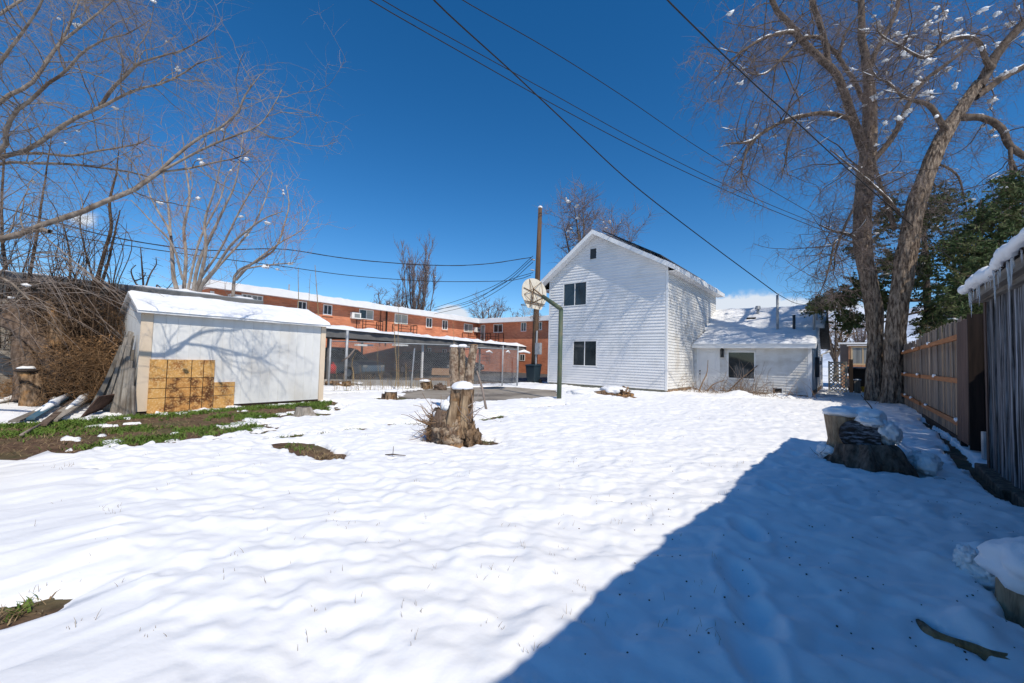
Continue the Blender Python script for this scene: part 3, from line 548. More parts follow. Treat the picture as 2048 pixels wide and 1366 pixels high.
obj('snow', snow_slab((XR + .05, YF - .42, 2.262), (RX1 + .02, YF - .42, 2.262), (XR + .05, 22.8, 3.062), (RX1 + .02, 22.8, 3.062), 90, 30, .075, .022, 15, .03), MT['roof_snow'], oh, True)
obj('snow', snow_slab((RX0, 22.78, 3.062), (RX1 + .22, 22.78, 3.062), (RX0, 25.15, 4.38), (RX1 + .22, 25.15, 4.38), 110, 36, .10, .022, 17), MT['roof_snow'], oh, True)
def rz(y): return 2.20 + (y - YF + .38) / (22.8 - YF + .38) * .8 + .06 if y < 22.8 else 3.06 + (y - 22.8) * .565
for (px, pyb, pyt, y, r, m) in ((1555, 653, 590, 22.4, .055, 'galv'), (1588, 652, 630, 22.5, .06, 'dark_grey'), (1628, 652, 600, 22.3, .05, 'galv')):
    p = VY(px, pyb, y); q = VY(px, pyt, y); obj('roof_pipe', MB().tube([(p[0], y, rz(y) - .05), (p[0], y, q[2])], r, 10), MT[m], oh, True)
p = VY(1516, 618, 24.3); tv = obj('roof_vent', MB().tube([(p[0], 24.3, rz(24.3)), (p[0], 24.3, rz(24.3) + .35)], .06).tube([(p[0], 24.3, rz(24.3) + .33), (p[0], 24.3, rz(24.3) + .5)], [.15, .11], 10), MT['galv'], oh)
obj('vent_cap', MB().box((p[0] - .42, 23.7, rz(23.7)), (p[0] - .02, 23.9, rz(23.8) + .14)), MT['black'], oh)
obj('gutter_elbow', MB().tube([(XE + .4, 28.2, 2.2), (XE + .25, 28.1, 2.1), (XE + .05, 28.0, 2.0), (XE + .05, 28.0, .1)], .05), MT['trim'], oh)
# ---------------------------------------------------------------- white garden shed with OSB patch
SX = -10.86; S0, S1 = 1.40, 5.12; SH = 2.06; SRX, SRZ = -12.15, 2.52; SBX = -13.4
sh = thing('garden_shed', 'white panelled garden shed with a snow covered roof and plywood patch on its wall', 'shed', (SX, S0, 0))
mb = MB(); v = [(SX - .03, 0.02), (SX - .03, SH), (SRX, SRZ - .02), (SBX, SH), (SBX, .02)]
mb.v = [(x, y, z) for y in (S0 + .03, S1 - .03) for x, z in v]; mb.f = [(0, 1, 2, 3, 4)[::-1], (5, 6, 7, 8, 9)] + [(i, (i + 1) % 5, 5 + (i + 1) % 5, 5 + i) for i in range(5)]
obj('wall', mb, MT['wood_grey'], sh)
no = np.array([SX - .03, S0, 0]); Ls = S1 - S0; npan = 17; edges = np.linspace(.19, Ls - .13, npan + 1)
for i in range(npan): obj('wall_panel', MB().obox(no, UY, UX, UZ, (edges[i] + .003, edges[i + 1] - .003), (0, .016), (.10, SH - .02)), MT['shed_white'], sh)
obj('groove_strip', MB().obox(no, UY, UX, UZ, (.19, Ls - .13), (-.002, .009), (.11, SH - .03)), MT['shed_white'], sh)
obj('corner_board', MB().obox(no, UY, UX, UZ, (0, .185), (0, .030), (.06, SH - .02)), MT['shed_tan'], sh); obj('corner_board', MB().obox(no, UY, UX, UZ, (Ls - .125, Ls), (0, .030), (.06, SH - .02)), MT['shed_tan'], sh)
obj('sill_beam', MB().obox(no, UY, UX, UZ, (.0, Ls), (-.05, .006), (.0, .098)), MT['wood_dark'], sh)
for i in range(10):
    x0 = SX - .05 - i * .245; x1 = x0 - .238; zt = SH + (SRZ - SH) * (1 - abs((x0 + x1) / 2 - SRX) / abs(SX - SRX)) - .03
    obj('wall_panel', MB().box((x1, S0, .08), (x0, S0 + .03, zt)), MT['shed_white'], sh)
o_e = .14
for xa, za, xb, zb in ((SX + o_e, SH - .03, SRX, SRZ), (SBX - .1, SH - .02, SRX, SRZ)):
    mb = MB(); A, B = S0 - .08, S1 + .05
    mb.hexa([(xa, A, za), (xa, B, za), (xb, B, zb), (xb, A, zb), (xa, A, za + .05), (xa, B, za + .05), (xb, B, zb + .05), (xb, A, zb + .05)]); obj('roof', mb, MT['trim'], sh)
obj('snow', snow_slab((SX + o_e + .01, S0 - .08, SH + .022), (SX + o_e + .01, S1 + .06, SH + .022), (SRX, S0 - .08, SRZ + .05), (SRX, S1 + .06, SRZ + .05), 100, 36, .05, .012, 25, .015), MT['roof_snow'], sh, True)
obj('snow', snow_slab((SBX - .1, S1 + .05, SH + .03), (SBX - .1, S0 - .08, SH + .03), (SRX, S1 + .05, SRZ + .052), (SRX, S0 - .08, SRZ + .052), 60, 20, .045, .015, 27), MT['roof_snow'], sh, True)
# OSB patch pieces, separated by dark seams
pt = thing('osb_patch', 'rusty orange strand board sheets with dark seam lines leaned on the white shed wall', 'board', (SX, S0 + .2, 0))
zc_ = lambda px, py: VX(250 + px / 4.876, 570 + py / 4.875, SX + .02)
cols = [230, 405, 645, 762, 872]; ys = [zc_(c_, 900)[1] for c_ in cols] + [zc_(1072, 1000)[1]]
zr = [zc_(300, 722)[2], zc_(300, 908)[2], zc_(300, 1010)[2], zc_(300, 1104)[2], .01]
for i in range(5):
    for j in range(4):
        if i == 4 and j == 0: continue
        zt = zr[j] if not (i == 4 and j == 1) else zc_(960, 945)[2]
        obj('osb_sheet', MB().box((SX - .012 + .0, ys[i] + .007, zr[j + 1] + (.006 if j < 3 else 0)), (SX + .024 + .002 * ((i + j) % 2), ys[i + 1] - .007, zt - .006)), MT['osb_dark' if (i in (1, 2, 3) and j > 0) else 'osb'], pt)
obj('seam_backing', MB().box((SX - .013, ys[0] + .01, .012), (SX + .006, ys[4] - .01, zr[0] - .01)), MT['black'], pt)
# ---------------------------------------------------------------- old garage behind the thicket
ga = thing('old_garage', 'long low grey block garage with a flat metal-edged roof behind the brown thicket', 'garage', (-15, -2, 0))
gx0 = -15.0
for r_ in range(12):
    for c_ in range(24):
        y0 = -5.2 + c_ * .41 + (.2 if r_ % 2 else 0)
        if y0 > 4.2: continue
        obj('block', MB().box((gx0 - .2, y0, .02 + r_ * .2), (gx0 + .008 * random.random(), y0 + .397, .208 + r_ * .2)), MT['block'], ga)
obj('wall', MB().box((gx0 - 5, -5.2, 0), (gx0 - .012, 4.6, 2.45)), MT['block'], ga)
obj('siding_band', MB().box((gx0 - .15, -5.3, 2.43), (gx0 + .03, 4.6, 2.86)), MT['wood_grey'], ga)
rf = obj('roof', MB().hexa([(gx0 - 5, -5.5, 2.84), (gx0 + .35, -5.5, 2.87), (gx0 + .35, 4.8, 2.87), (gx0 - 5, 4.8, 2.84), (gx0 - 5, -5.5, 3.04), (gx0 + .35, -5.5, 3.0), (gx0 + .35, 4.8, 3.0), (gx0 - 5, 4.8, 3.04)]), MT['roof_metal'], ga)
obj('fascia', MB().box((gx0 + .352, -5.5, 2.82), (gx0 + .39, 4.8, 2.97)), MT['fascia_grey'], rf)
obj('snow', snow_slab((gx0 + .1, -5.5, 3.004), (gx0 + .1, 4.8, 3.004), (gx0 - 5, -5.5, 3.045), (gx0 - 5, 4.8, 3.045), 60, 20, .07, .03, 35), MT['roof_snow'], ga, True)
p = PD(378, 582, 13.2)
# ---------------------------------------------------------------- red-brick apartment block
P1 = G(525, 588, 4.75); K = G(957.6, 646, 4.75); uf = K - P1; uf[2] = 0; uf = _n(uf); nf = np.array([uf[1], -uf[0], 0]); uw = -np.array([-nf[0], -nf[1], 0])
ab = thing('apartment_block', 'L-shaped two-storey red brick apartment block with white flat eaves beyond the carport', 'building', (K[0], K[1], 0))
OVF = .55; F0 = K * [1, 1, 0] - nf * OVF + (uf * OVF); F0[2] = 0        # wall inner corner
FZ = 4.75; LF = -np.dot(ONP(428, 563, F0 + nf * OVF, nf) - F0, uf)
def loc2(p): return np.dot(p - F0, uf), np.dot(p - F0, nf)
mb = MB().obox(F0, uf, nf, UZ, (-LF, 0), (-9, 0), (0, FZ + .05)); obj('wall', mb, MT['brick_y'], ab, label='long red brick front')
mb = MB().obox(F0, uw, uf, UZ, (0, 14), (0, 9), (0, FZ + .048)); obj('wall', mb, MT['brick_x'], ab, label='far wing of red brick')
for (o_, a_, n_, L0, L1) in ((F0, uf, nf, -LF - .5, -OVF), (F0, uw, -uf, OVF, 14.5)):
    r = obj('roof', MB().obox(o_, a_, n_, UZ, (L0 + (0 if L0 < 0 else -OVF), L1 + (OVF if L0 < 0 else 0)), (-9.5, OVF + (0 if L0 < 0 else .002)), (FZ, FZ + .38 + (.002 if L0 > 0 else 0))), MT['trim'], ab)
    obj('fascia', MB().obox(o_, a_, n_, UZ, (L0, L1), (OVF + .004, OVF + .05), (FZ - .02, FZ + .40)), MT['trim'], r)
obj('snow', snow_slab(F0 + nf * .5 - uf * LF + UZ * (FZ + .39), F0 + nf * .5 + uf * 9 + UZ * (FZ + .39), F0 - nf * 9 - uf * LF + UZ * (FZ + .41), F0 - nf * 9 + uf * 9 + UZ * (FZ + .41), 120, 24, .10, .04, 45), MT['roof_snow'], ab, True)
obj('snow', snow_slab(F0 + nf * .5 - uf * .5 + UZ * (FZ + .392), F0 + uw * 14 - uf * .5 + UZ * (FZ + .392), F0 + nf * .5 + uf * 9 + UZ * (FZ + .41), F0 + uw * 14 + uf * 9 + UZ * (FZ + .41), 60, 20, .10, .04, 47), MT['roof_snow'], ab, True)
def zpx(x, y): return 380 + x / 2.926, 540 + y / 2.926
def fac_rect(x0, x1, yt, yb, wing=False):
    n_ = -uf if wing else nf; a_ = uw if wing else uf; A = ONP(*zpx(x0, yt), F0, n_); B = ONP(*zpx(x1, yb), F0, n_); Cc = ONP(*zpx(x0, yb), F0, n_)
    return np.dot(A - F0, a_), np.dot(B - F0, a_), (B[2] + Cc[2]) / 2 , A[2] if not wing else A[2]
for (x0, x1, yt, yb, g, ac) in ((118, 140, 122, 158, 'glass', 0), (303, 362, 118, 196, 'glass_grey', 0), (362, 425, 128, 205, 'glass_grey', 0), (630, 682, 170, 240, 'glass', 0), (780, 830, 188, 264, 'glass', 0), (990, 1072, 222, 290, ('glass', 'blind'), 0), (1198, 1272, 250, 318, 'blind', 0), (1382, 1415, 277, 338, 'glass', 0), (1476, 1506, 292, 350, 'glass', 0), (1603, 1652, 312, 364, ('glass_grey', 'blind'), 0),
                                 (1380, 1408, 455, 520, 'glass', 0), (1475, 1500, 462, 520, 'glass', 0)):
    a0, a1, z0, z1 = fac_rect(x0, x1, yt, yb)
    if a1 < -.3: window(ab, F0, uf, nf, a0, a1, z0, min(z1, FZ - .05), fr=.07, gl=g, fm='white_metal', sill=2)
for (x0, x1, yt, yb) in ((222, 300, 140, 188), (938, 988, 246, 287), (1660, 1697, 335, 365)):
    a0, a1, z0, z1 = fac_rect(x0, x1, yt, yb); ac = obj('air_conditioner', MB().obox(F0, uf, nf, UZ, (a0, a1), (-.05, .28), (z0, z1)), MT['white_metal'], ab, bevel=.02)
    obj('grille', MB().obox(F0, uf, nf, UZ, (a0 + .25 * (a1 - a0), a1 - .1), (.28, .29), (z0 + .1, z1 - .1)), MT['glass_grey'], ac)
for (x0, x1, yt, yb) in ((1778, 1830, 317, 366), (1938, 1968, 305, 360), (2032, 2060, 292, 352), (1930, 1960, 492, 532), (1703, 1725, 322, 418)):
    a0, a1, z0, z1 = fac_rect(x0, x1, yt, yb, True); window(ab, F0, uw, -uf, max(a0, .05), a1, z0, min(z1, FZ - .05), fr=.06, gl='glass' if x0 != 1703 else 'glass_grey', fm='white_metal', mull=0 if x0 == 1703 else 1)
for (x0, x1, yt, yb, wg) in ((975, 1090, 290, 352, 0), (1185, 1290, 316, 374, 0), (1593, 1675, 366, 415, 0), (1760, 1835, 372, 415, 1)):
    a0, a1, z0, z1 = fac_rect(x0, x1, yt, yb, bool(wg)); a_, n_ = (uw, -uf) if wg else (uf, nf); mb = MB(); z0 = z1 - .95
    P = lambda a, w, z: F0 + a_ * a + n_ * w + UZ * z
    for a in (a0, a1):
        mb.beam(P(a, .0, z1 - .02), P(a, .8, z1 - .02), .04, .04); mb.beam(P(a, .78, z0), P(a, .78, z1), .04, .04); mb.beam(P(a, .02, z0), P(a, .02, z1), .04, .04)
    for a in (a0 + .25, a1 - .35): mb.beam(P(a, .78, z0), P(a, .78, z1), .03, .03)
    for z in (z1, z0 + .35, z0 + .6): mb.beam(P(a0, .78, z), P(a1, .78, z), .035, .035)
    obj('window_cage', mb, MT['black_iron'], ab)
a0, a1, z0, z1 = fac_rect(1148, 1158, 240, 365); obj('drain_pipe', MB().tube([F0 + uf * a0 + nf * .1 + UZ * 2.2, F0 + uf * a0 + nf * .1 + UZ * FZ], .06), MT['black_iron'], ab)
a0, a1, z0, z1 = fac_rect(1115, 1120, 240, 365); obj('drain_pipe', MB().tube([F0 + uf * a0 + nf * .06 + UZ * 2.2, F0 + uf * a0 + nf * .06 + UZ * FZ], .025), MT['black_iron'], ab)
for (x, y, h, r) in ((576, 85, .5, .10), (582, 60, .9, .05), (615, 100, .35, .14), (692, 118, .5, .07), (835, 140, .4, .05), (560, 90, .4, .05)):
    q = ONP(*zpx(x, y), F0 - nf * 3, nf); obj('roof_pipe', MB().tube([[q[0], q[1], FZ + .3], [q[0], q[1], FZ + .5 + h]], r, 8), MT['galv_dull'], ab)
# carport
C1 = G(661, 674, 2.05); C2 = G(1039, 701, 2.05); uc = C2 - C1; uc[2] = 0; Lc = np.linalg.norm(uc); uc = uc / Lc; ncp = np.array([uc[1], -uc[0], 0]); C0 = C1 * [1, 1, 0]
# face the yard
cp = thing('carport', 'long open carport with grey fascia and a thick roll of snow on its front edge', 'carport', C0)
rf = obj('roof', MB().obox(C0, uc, ncp, UZ, (-5, Lc + 1.3), (-7.6, 0), (2.32, 2.40)), MT['fascia_grey'], cp)
obj('fascia', MB().obox(C0, uc, ncp, UZ, (-5, Lc + 1.3), (.0, .04), (2.05, 2.40)), MT['fascia_grey'], rf)
obj('snow', snow_slab(C0 - uc * 5 + ncp * .06 + UZ * 2.405, C0 + uc * (Lc + 1.3) + ncp * .06 + UZ * 2.405, C0 - uc * 5 - ncp * 7.6 + UZ * 2.41, C0 + uc * (Lc + 1.3) - ncp * 7.6 + UZ * 2.41, 160, 20, .2, .04, 55, .10, .10), MT['roof_snow'], cp, True)
for i in range(8):
    a = -3 + i * (Lc + 3.5) / 7
    for w in (-.35, -5.2): q = C0 + uc * a + ncp * w; obj('post', MB().box(q + [-.05, -.05, 0], q + [.05, .05, 2.32]), MT['trim' if w > -1 and i == 3 else 'fascia_grey'], cp) if (i % 2 or w < -1) else None
for i in range(12): a = -4.5 + i * (Lc + 5) / 11; obj('rafter', MB().obox(C0, uc, ncp, UZ, (a, a + .08), (-5.4, -.02), (2.16, 2.318)), MT['fascia_grey'], cp)
for i, px in enumerate((722, 735, 795, 806)):
    q = PD(px, 690, 19 + i * .9); obj('ceiling_light', MB().obox(q, uc, ncp, UZ, (-.3, .3), (-.1, .1), (-.05, .04)), MT['white_metal'], cp)
# parked cars under the carport
def car(loc, ang, m, label, grp='cars parked under the carport'):
    t = thing('parked_car', label, 'car', loc, grp); c_, s_ = math.cos(ang), math.sin(ang); lx = np.array([c_, s_, 0]); ly = np.array([-s_, c_, 0]); L = np.array(loc, float)
    def ext(prof, w0, w1, top=None):
        mb = MB(); n = len(prof)
        for s in (-1, 1):
            for (x, z, *k) in prof: ww = k[0] if k else w0; mb.v.append(tuple(L + lx * x + ly * s * ww + UZ * z))
        mb.f = [tuple(range(n))[::-1], tuple(range(n, 2 * n))] + [(i, (i + 1) % n, n + (i + 1) % n, n + i) for i in range(n)]; return mb
    body = [(-2.25, .35, .80), (-2.3, .7, .82), (-2.2, .98, .80), (-1.9, 1.05, .78), (1.0, 1.0, .82), (1.9, .88, .78), (2.25, .72, .74), (2.3, .4, .74), (1.9, .28, .8), (-1.9, .28, .82)]
    b = obj('body', ext(body, .85, .85), m, t, bevel=.05); obj('cabin', ext([(-2.05, 1.02, .74), (-1.7, 1.50, .62), (-.1, 1.58, .62), (.45, 1.50, .6), (1.15, .98, .74)], .7, .6), MT['glass'], t, bevel=.04)
    obj('roof_panel', ext([(-1.72, 1.49, .63), (-.1, 1.575, .63), (.42, 1.5, .61), (.40, 1.53, .60), (-.1, 1.62, .61), (-1.7, 1.54, .61)], .6, .6), m, t)
    for x in (-1.4, 1.4):
        for s in (-1, 1):
            w = obj('wheel', MB().tube([L + lx * x + ly * s * .62 + UZ * .32, L + lx * x + ly * s * .84 + UZ * .32], .32, 18), MT['rubber'], t); obj('rim', MB().tube([L + lx * x + ly * s * .83 + UZ * .32, L + lx * x + ly * s * .855 + UZ * .32], .19, 12), MT['galv'], w)
    for s in (-1, 1): obj('headlight', MB().obox(L, lx, ly * s, UZ, (2.18, 2.28), (.45, .72), (.62, .74)), MT['glass_grey'], t)
    return t
a_in = math.atan2(ncp[1], ncp[0])
car(list((C0 + uc * 3.4 - ncp * 3.1)[:2]) + [.07], a_in, MT['car_blue'], 'dull blue car parked nose-out under the left part of the carport')
car(list((C0 + uc * 10.5 - ncp * 3.1)[:2]) + [.07], a_in, MT['car_dark'], 'dark car parked under the carport right behind the tall forked stump')
car(list((C0 + uc * 13.6 - ncp * 3.0)[:2]) + [.07], a_in, MT['car_dark'], 'dark car parked under the carport behind the lower chain-link bay')
# ---------------------------------------------------------------- neighbour house at the end of the side yard
nb = thing('neighbour_house', 'grey house with a cedar framed window bay beyond the lattice gate and big tree', 'house', (2, 36, 0))
YN = 36.; q = lambda px, py: VY(px, py, YN)
gl_ = q(1667, 690); gr = q(1667, 690)[0]
xl = q(1680, 700)[0]; zt = q(1700, 685)[2]
obj('wall', MB().box((xl, YN, 0), (xl + 9, YN + 8, zt - .12)), MT['grey_stucco'], nb)
obj('roof', MB().box((xl - .1, YN - .15, zt - .115), (xl + 9.2, YN + 8.2, zt)), MT['trim'], nb)
a, b, c_, d_ = q(1697, 691)[0], q(1754, 691)[0], q(1700, 737)[2], q(1700, 691)[2]
bay = obj('window_bay', MB().box((a, YN - .8, c_), (b + 1.5, YN - .002, d_ - .06)), MT['cedar'], nb); obj('roof_cap', MB().box((a - .08, YN - .9, d_ - .058), (b + 1.6, YN - .002, d_)), MT['trim'], bay)
window(nb, np.array([a, YN - .8, 0]), UX, -UY, .12, (b - a) - .12, c_ + .25, d_ - .1, fr=.09, gl='glass_grey', fm='cedar_pale')
dk = thing('deck', 'small cedar deck with dark balusters and snow under the neighbour window', 'deck', (a, YN - 3, 0))
zt2, zb2 = VY(1700, 731, YN - 2)[2], VY(1700, 752, YN - 2)[2]
obj('deck_floor', MB().box((a - .3, YN - 2, zb2 - .15), (b + 2, YN - .9, zb2)), MT['cedar'], dk); obj('snow', MB().box((a - .3, YN - 2.05, zb2 + .001), (b + 2, YN - .9, zb2 + .14)), MT['snow'], dk, bevel=.04)
obj('rail', MB().box((a - .3, YN - 2.03, zt2 - .06), (b + 2, YN - 1.95, zt2 + .04)), MT['cedar'], dk)
for i in range(22): obj('baluster', MB().box((a - .2 + i * .2, YN - 2.01, zb2), (a - .17 + i * .2, YN - 1.98, zt2 - .06)), MT['black'], dk)
for x in (a - .28, b + 1.2): obj('post', MB().box((x - .07, YN - 2.1, 0), (x + .07, YN - 1.94, zt2 + .1)), MT['cedar'], dk)
# lattice gate, post, bin
la_, lb_ = G(1657, 787), G(1694, 790); YG = 26.0; xa, xb = VY(1658, 750, YG)[0], VY(1693, 750, YG)[0]; zt = VY(1675, 724, YG)[2]
lg = thing('lattice_gate', 'cream diamond lattice gate closing the gap right of the low white house', 'gate', (xa, YG, 0))
n = 9
for i in range(-n, n * 2):
    for s in (1, -1):
        x0 = xa + i * .17; pts = []
        # slat from bottom to top at 45 degrees, clipped
        t0, t1 = 0., zt - .05
        X = lambda t: x0 + s * t if s > 0 else x0 + .0 - t + (xb - xa)
        lo, hi = t0, t1
        ts = np.linspace(t0, t1, 60); inside = [(t) for t in ts if xa <= X(t) <= xb]
        if len(inside) < 4: continue
        obj('slat', MB().beam((X(inside[0]), YG - .006 * s, inside[0] + .04), (X(inside[-1]), YG - .006 * s, inside[-1] + .04), .01, .045, (0, 1, 0) if False else (0, 0, 1)), MT['lattice'], lg)
for x in (xa, xb): obj('frame', MB().box((x - .03, YG - .03, 0), (x + .03, YG + .03, zt + .04)), MT['lattice'], lg)
for z in (zt - .02, .04): obj('frame', MB().box((xa + .03, YG - .028, z - .03), (xb - .03, YG + .028, z + .03)), MT['lattice'], lg)
gp = thing('cedar_post', 'orange cedar post standing right of the lattice gate', 'post', (xb + .2, YG, 0)); obj('post', MB().box((xb + .1, YG, 0), (xb + .25, YG + .15, zt + .1)), MT['cedar'], gp)
obj('post_cap', MB().box((xb + .08, YG - .02, zt + .1), (xb + .27, YG + .17, zt + .14)), MT['cedar_pale'], gp)
sp_ = thing('short_post', 'short weathered wooden post with a snow-topped cap in front of the black bin', 'post', (xb + .35, YG - .4, 0)); obj('post', MB().box((xb + .28, YG - .5, 0), (xb + .52, YG - .28, .72)), MT['wood_grey'], sp_); obj('snow', MB().blob((xb + .4, YG - .39, .74), (.15, .13, .05), .1), MT['snow'], sp_, True)
def wheelie(loc, m, label, w=.6, h=1.05):
    t = thing('trash_bin', label, 'trash bin', loc); L = np.array(loc, float)
    obj('bin_body', MB().hexa([L + [-w * .4, -w * .4, .08], L + [w * .4, -w * .4, .08], L + [w * .4, w * .4, .08], L + [-w * .4, w * .4, .08], L + [-w * .5, -w * .5, h], L + [w * .5, -w * .5, h], L + [w * .5, w * .5, h], L + [-w * .5, w * .5, h]]), m, t, bevel=.02)
    obj('lid', MB().hexa([L + [-w * .54, -w * .56, h + .002], L + [w * .54, -w * .56, h + .002], L + [w * .54, w * .52, h + .002], L + [-w * .54, w * .52, h + .002], L + [-w * .5, -w * .5, h + .07], L + [w * .5, -w * .5, h + .07], L + [w * .5, w * .5, h + .12], L + [-w * .5, w * .5, h + .12]]), m, t, bevel=.015)
    for s in (-1, 1): obj('wheel', MB().tube([L + [s * w * .42, w * .42, .12], L + [s * w * .50, w * .42, .12]], .12, 12), MT['rubber'], t)
    return t
p = VY(1720, 780, 27.5); wheelie((p[0], 27.5, 0), MT['black'], 'black wheeled bin under the deck left of the big tree', .95, 1.25)
p = VY(1737, 780, 27.0); jb = thing('yellow_bin', 'small bright yellow recycling crate beside the black bin', 'crate', (p[0], 26.8, 0))
L = np.array([p[0], 26.6, 0]); mb = MB(); mb.hexa([L + [-.22, -.16, .0], L + [.22, -.16, 0], L + [.22, .16, 0], L + [-.22, .16, 0], L + [-.27, -.2, .36], L + [.27, -.2, .36], L + [.27, .2, .36], L + [-.27, .2, .36]]); obj('crate_body', mb, MT['yellow'], jb, bevel=.01)
obj('rim', MB().box(L + [-.29, -.22, .34], L + [.29, .22, .38]), MT['yellow'], jb); obj('white_bag', MB().blob(L + [0, 0, .55], (.14, .12, .24), .15), MT['snow'], jb, True)
#==FENCES==
# ---------------------------------------------------------------- wooden fence on the right
FX = 1.45; fe = thing('wooden_fence', 'weathered grey-brown board fence with three orange rails running back past the big tree', 'fence', (FX, 14, 0))
fbm_ = []
for k in range(5):
    mb = MB(); w = .118 + .006 * k; n = 5; h = 2.16 + .03 * random.random()
    mb.v = []; mb.hexa([(0, 0, 0), (.018, 0, 0), (.018, w, 0), (0, w, 0), (0, .004, h), (.018, .004, h - .004), (.018, w - .006, h - .008 * k), (0, w - .006, h - .01 * k)])
    me = bpy.data.meshes.new('board'); me.from_pydata(mb.v, [], mb.f); me.materials.append(MT['wood_fence']); fbm_.append(me)
y = 10.0
while y < 25.2:
    sec = y < 15.3; zt = (.02 if sec else .02); k = random.randrange(5)
    shared('board', fbm_[k], (FX + (0 if sec else .03) + random.uniform(-.004, .004), y, .03), fe, (random.uniform(-.006, .006), random.uniform(-.008, .008), 0), (1, 1, (1.0 if sec else .985) + random.uniform(-.012, .012)))
    y += .118 + .006 * k + random.uniform(.004, .014)
for (ya, yb_) in ((10.0, 12.4), (12.4, 14.9), (15.3, 17.7), (17.7, 20.1), (20.1, 22.5), (22.5, 25.2)):
    for z in (.40, 1.13, 1.88): 
        r = obj('rail', MB().box((FX - .042, ya, z - .045), (FX - .003, yb_ - .01, z + .045)), MT['wood_rail'], fe)
        if ya > 12 or z < .5:
            for q in range(4): yy = ya + .1 + random.random() * (yb_ - ya - .3); obj('snow', MB().blob((FX - .03, yy, z + .045), (.035, .10 + .1 * random.random(), .035), .25, seed=q), MT['snow'], fe, True) if q < 1 else None
for y in (12.4, 15.1, 17.7, 20.1, 22.5): obj('post', MB().box((FX + .02, y - .05, 0), (FX + .12, y + .05, 2.1)), MT['wood_fence'], fe)
obj('kick_or_sun_block', MB().box((1.55, 9.2, 0), (2.3, 9.9, .6)), MT['wood_dark'], dpn if 'dpn' in globals() else fe); obj('kick_or_sun_block', MB().box((FX - .02, 10.0, .0), (FX - .004, 15, .16)), MT['wood_dark'], fe)  # added block covering sunlit snow behind the dark panel, then the fence kick board
for i in range(20): shared('board', fbm_[i % 5], (2.25, 7.6 + i * .13, .03), fe)  # fence row added behind to stop sun coming through the gap by the shed
# dark panel standing across the gap + its edge boards
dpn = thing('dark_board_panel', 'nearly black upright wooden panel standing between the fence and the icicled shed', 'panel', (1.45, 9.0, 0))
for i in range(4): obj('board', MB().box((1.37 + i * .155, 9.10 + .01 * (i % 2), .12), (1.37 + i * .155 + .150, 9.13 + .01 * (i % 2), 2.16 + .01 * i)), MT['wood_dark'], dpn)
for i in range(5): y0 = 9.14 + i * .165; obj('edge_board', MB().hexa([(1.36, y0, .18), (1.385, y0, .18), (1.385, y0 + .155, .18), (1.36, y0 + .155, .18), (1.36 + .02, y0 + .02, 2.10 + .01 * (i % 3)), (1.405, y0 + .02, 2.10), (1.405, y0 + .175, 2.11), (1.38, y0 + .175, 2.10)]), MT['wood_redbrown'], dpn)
obj('post', MB().tube([(1.45, 8.7, -.05), (1.45, 8.7, .45)], .035, 10), MT['galv'], dpn)
obj('post', MB().box((1.39, 9.9, 0), (1.47, 9.98, 1.2)), MT['black'], dpn)
# ---------------------------------------------------------------- weathered shed on the right edge
BX = 1.33; bs = thing('weathered_shed', 'silvery weathered vertical-board shed along the right edge with icicles hanging from its snowy roof', 'shed', (BX, 5, 0))
bms = []
for k in range(6):
    w = (.115, .105, .13, .12, .10, .14)[k]; mb = MB(); n = 9; zs = np.linspace(0, 2.22, n)
    for z in zs:
        a = .004 * noise(z * 3, k * 2.)
        for (x, yy) in ((0, 0), (0, w), (.022, w), (.022, 0)): mb.v.append((float(x + a), float(yy + .004 * noise(z * 2., yy * 30 + k)), float(z)))
    mb.f = [(i * 4 + j, i * 4 + (j + 1) % 4, (i + 1) * 4 + (j + 1) % 4, (i + 1) * 4 + j) for i in range(n - 1) for j in range(4)] + [(3, 2, 1, 0), (n * 4 - 4, n * 4 - 3, n * 4 - 2, n * 4 - 1)]
    me = bpy.data.meshes.new('wall_board'); me.from_pydata(mb.v, [], mb.f); me.materials.append(MT['wood_barn']); bms.append(me)
y = .2
while y < 7.62:
    k = random.randrange(6); w = (.115, .105, .13, .12, .10, .14)[k]
    shared('wall_board', bms[k], (BX - random.choice((0, 0, .012, .02)), y, .02 + random.uniform(-.02, .02)), bs, (0, random.uniform(-.004, .004), 0)); y += w + random.uniform(.002, .02)
obj('end_board', MB().box((BX + .025, 7.60, .12), (BX + 3, 7.63, 2.2)), MT['wood_barn'], bs); obj('corner_post', MB().box((BX - .03, 7.63, .1), (BX + .08, 7.72, 2.24)), MT['wood_redbrown'], bs)
obj('wall', MB().box((BX + .05, .2, 0), (BX + 3, 7.59, 2.2)), MT['wood_dark'], bs)
ez = lambda y: 2.31 + .034 * (7.5 - y)          # eave height, rising slightly towards the near end
EX, EY = BX - .17, 7.62
mb = MB().hexa([(BX - .07, .1, 2.17), (BX, .1, 2.17), (BX, 7.72, 2.17), (BX - .07, 7.72, 2.17), (BX - .07, .1, ez(.1) - .06), (BX, .1, ez(.1) - .06), (BX, 7.72, ez(7.72) - .03), (BX - .07, 7.72, ez(7.72) - .03)]); obj('eave_beam', mb, MT['wood_beam'], bs)
mb = MB().hexa([(BX - .14, .1, ez(.1) - .14), (BX - .072, .1, ez(.1) - .14), (BX - .072, 7.74, ez(7.74) - .13), (BX - .14, 7.74, ez(7.74) - .13), (BX - .14, .1, ez(.1) - .02), (BX - .072, .1, ez(.1) - .02), (BX - .072, 7.74, ez(7.74) - .02), (BX - .14, 7.74, ez(7.74) - .02)]); obj('eave_beam', mb, MT['wood_beam'], bs)
RS = .62
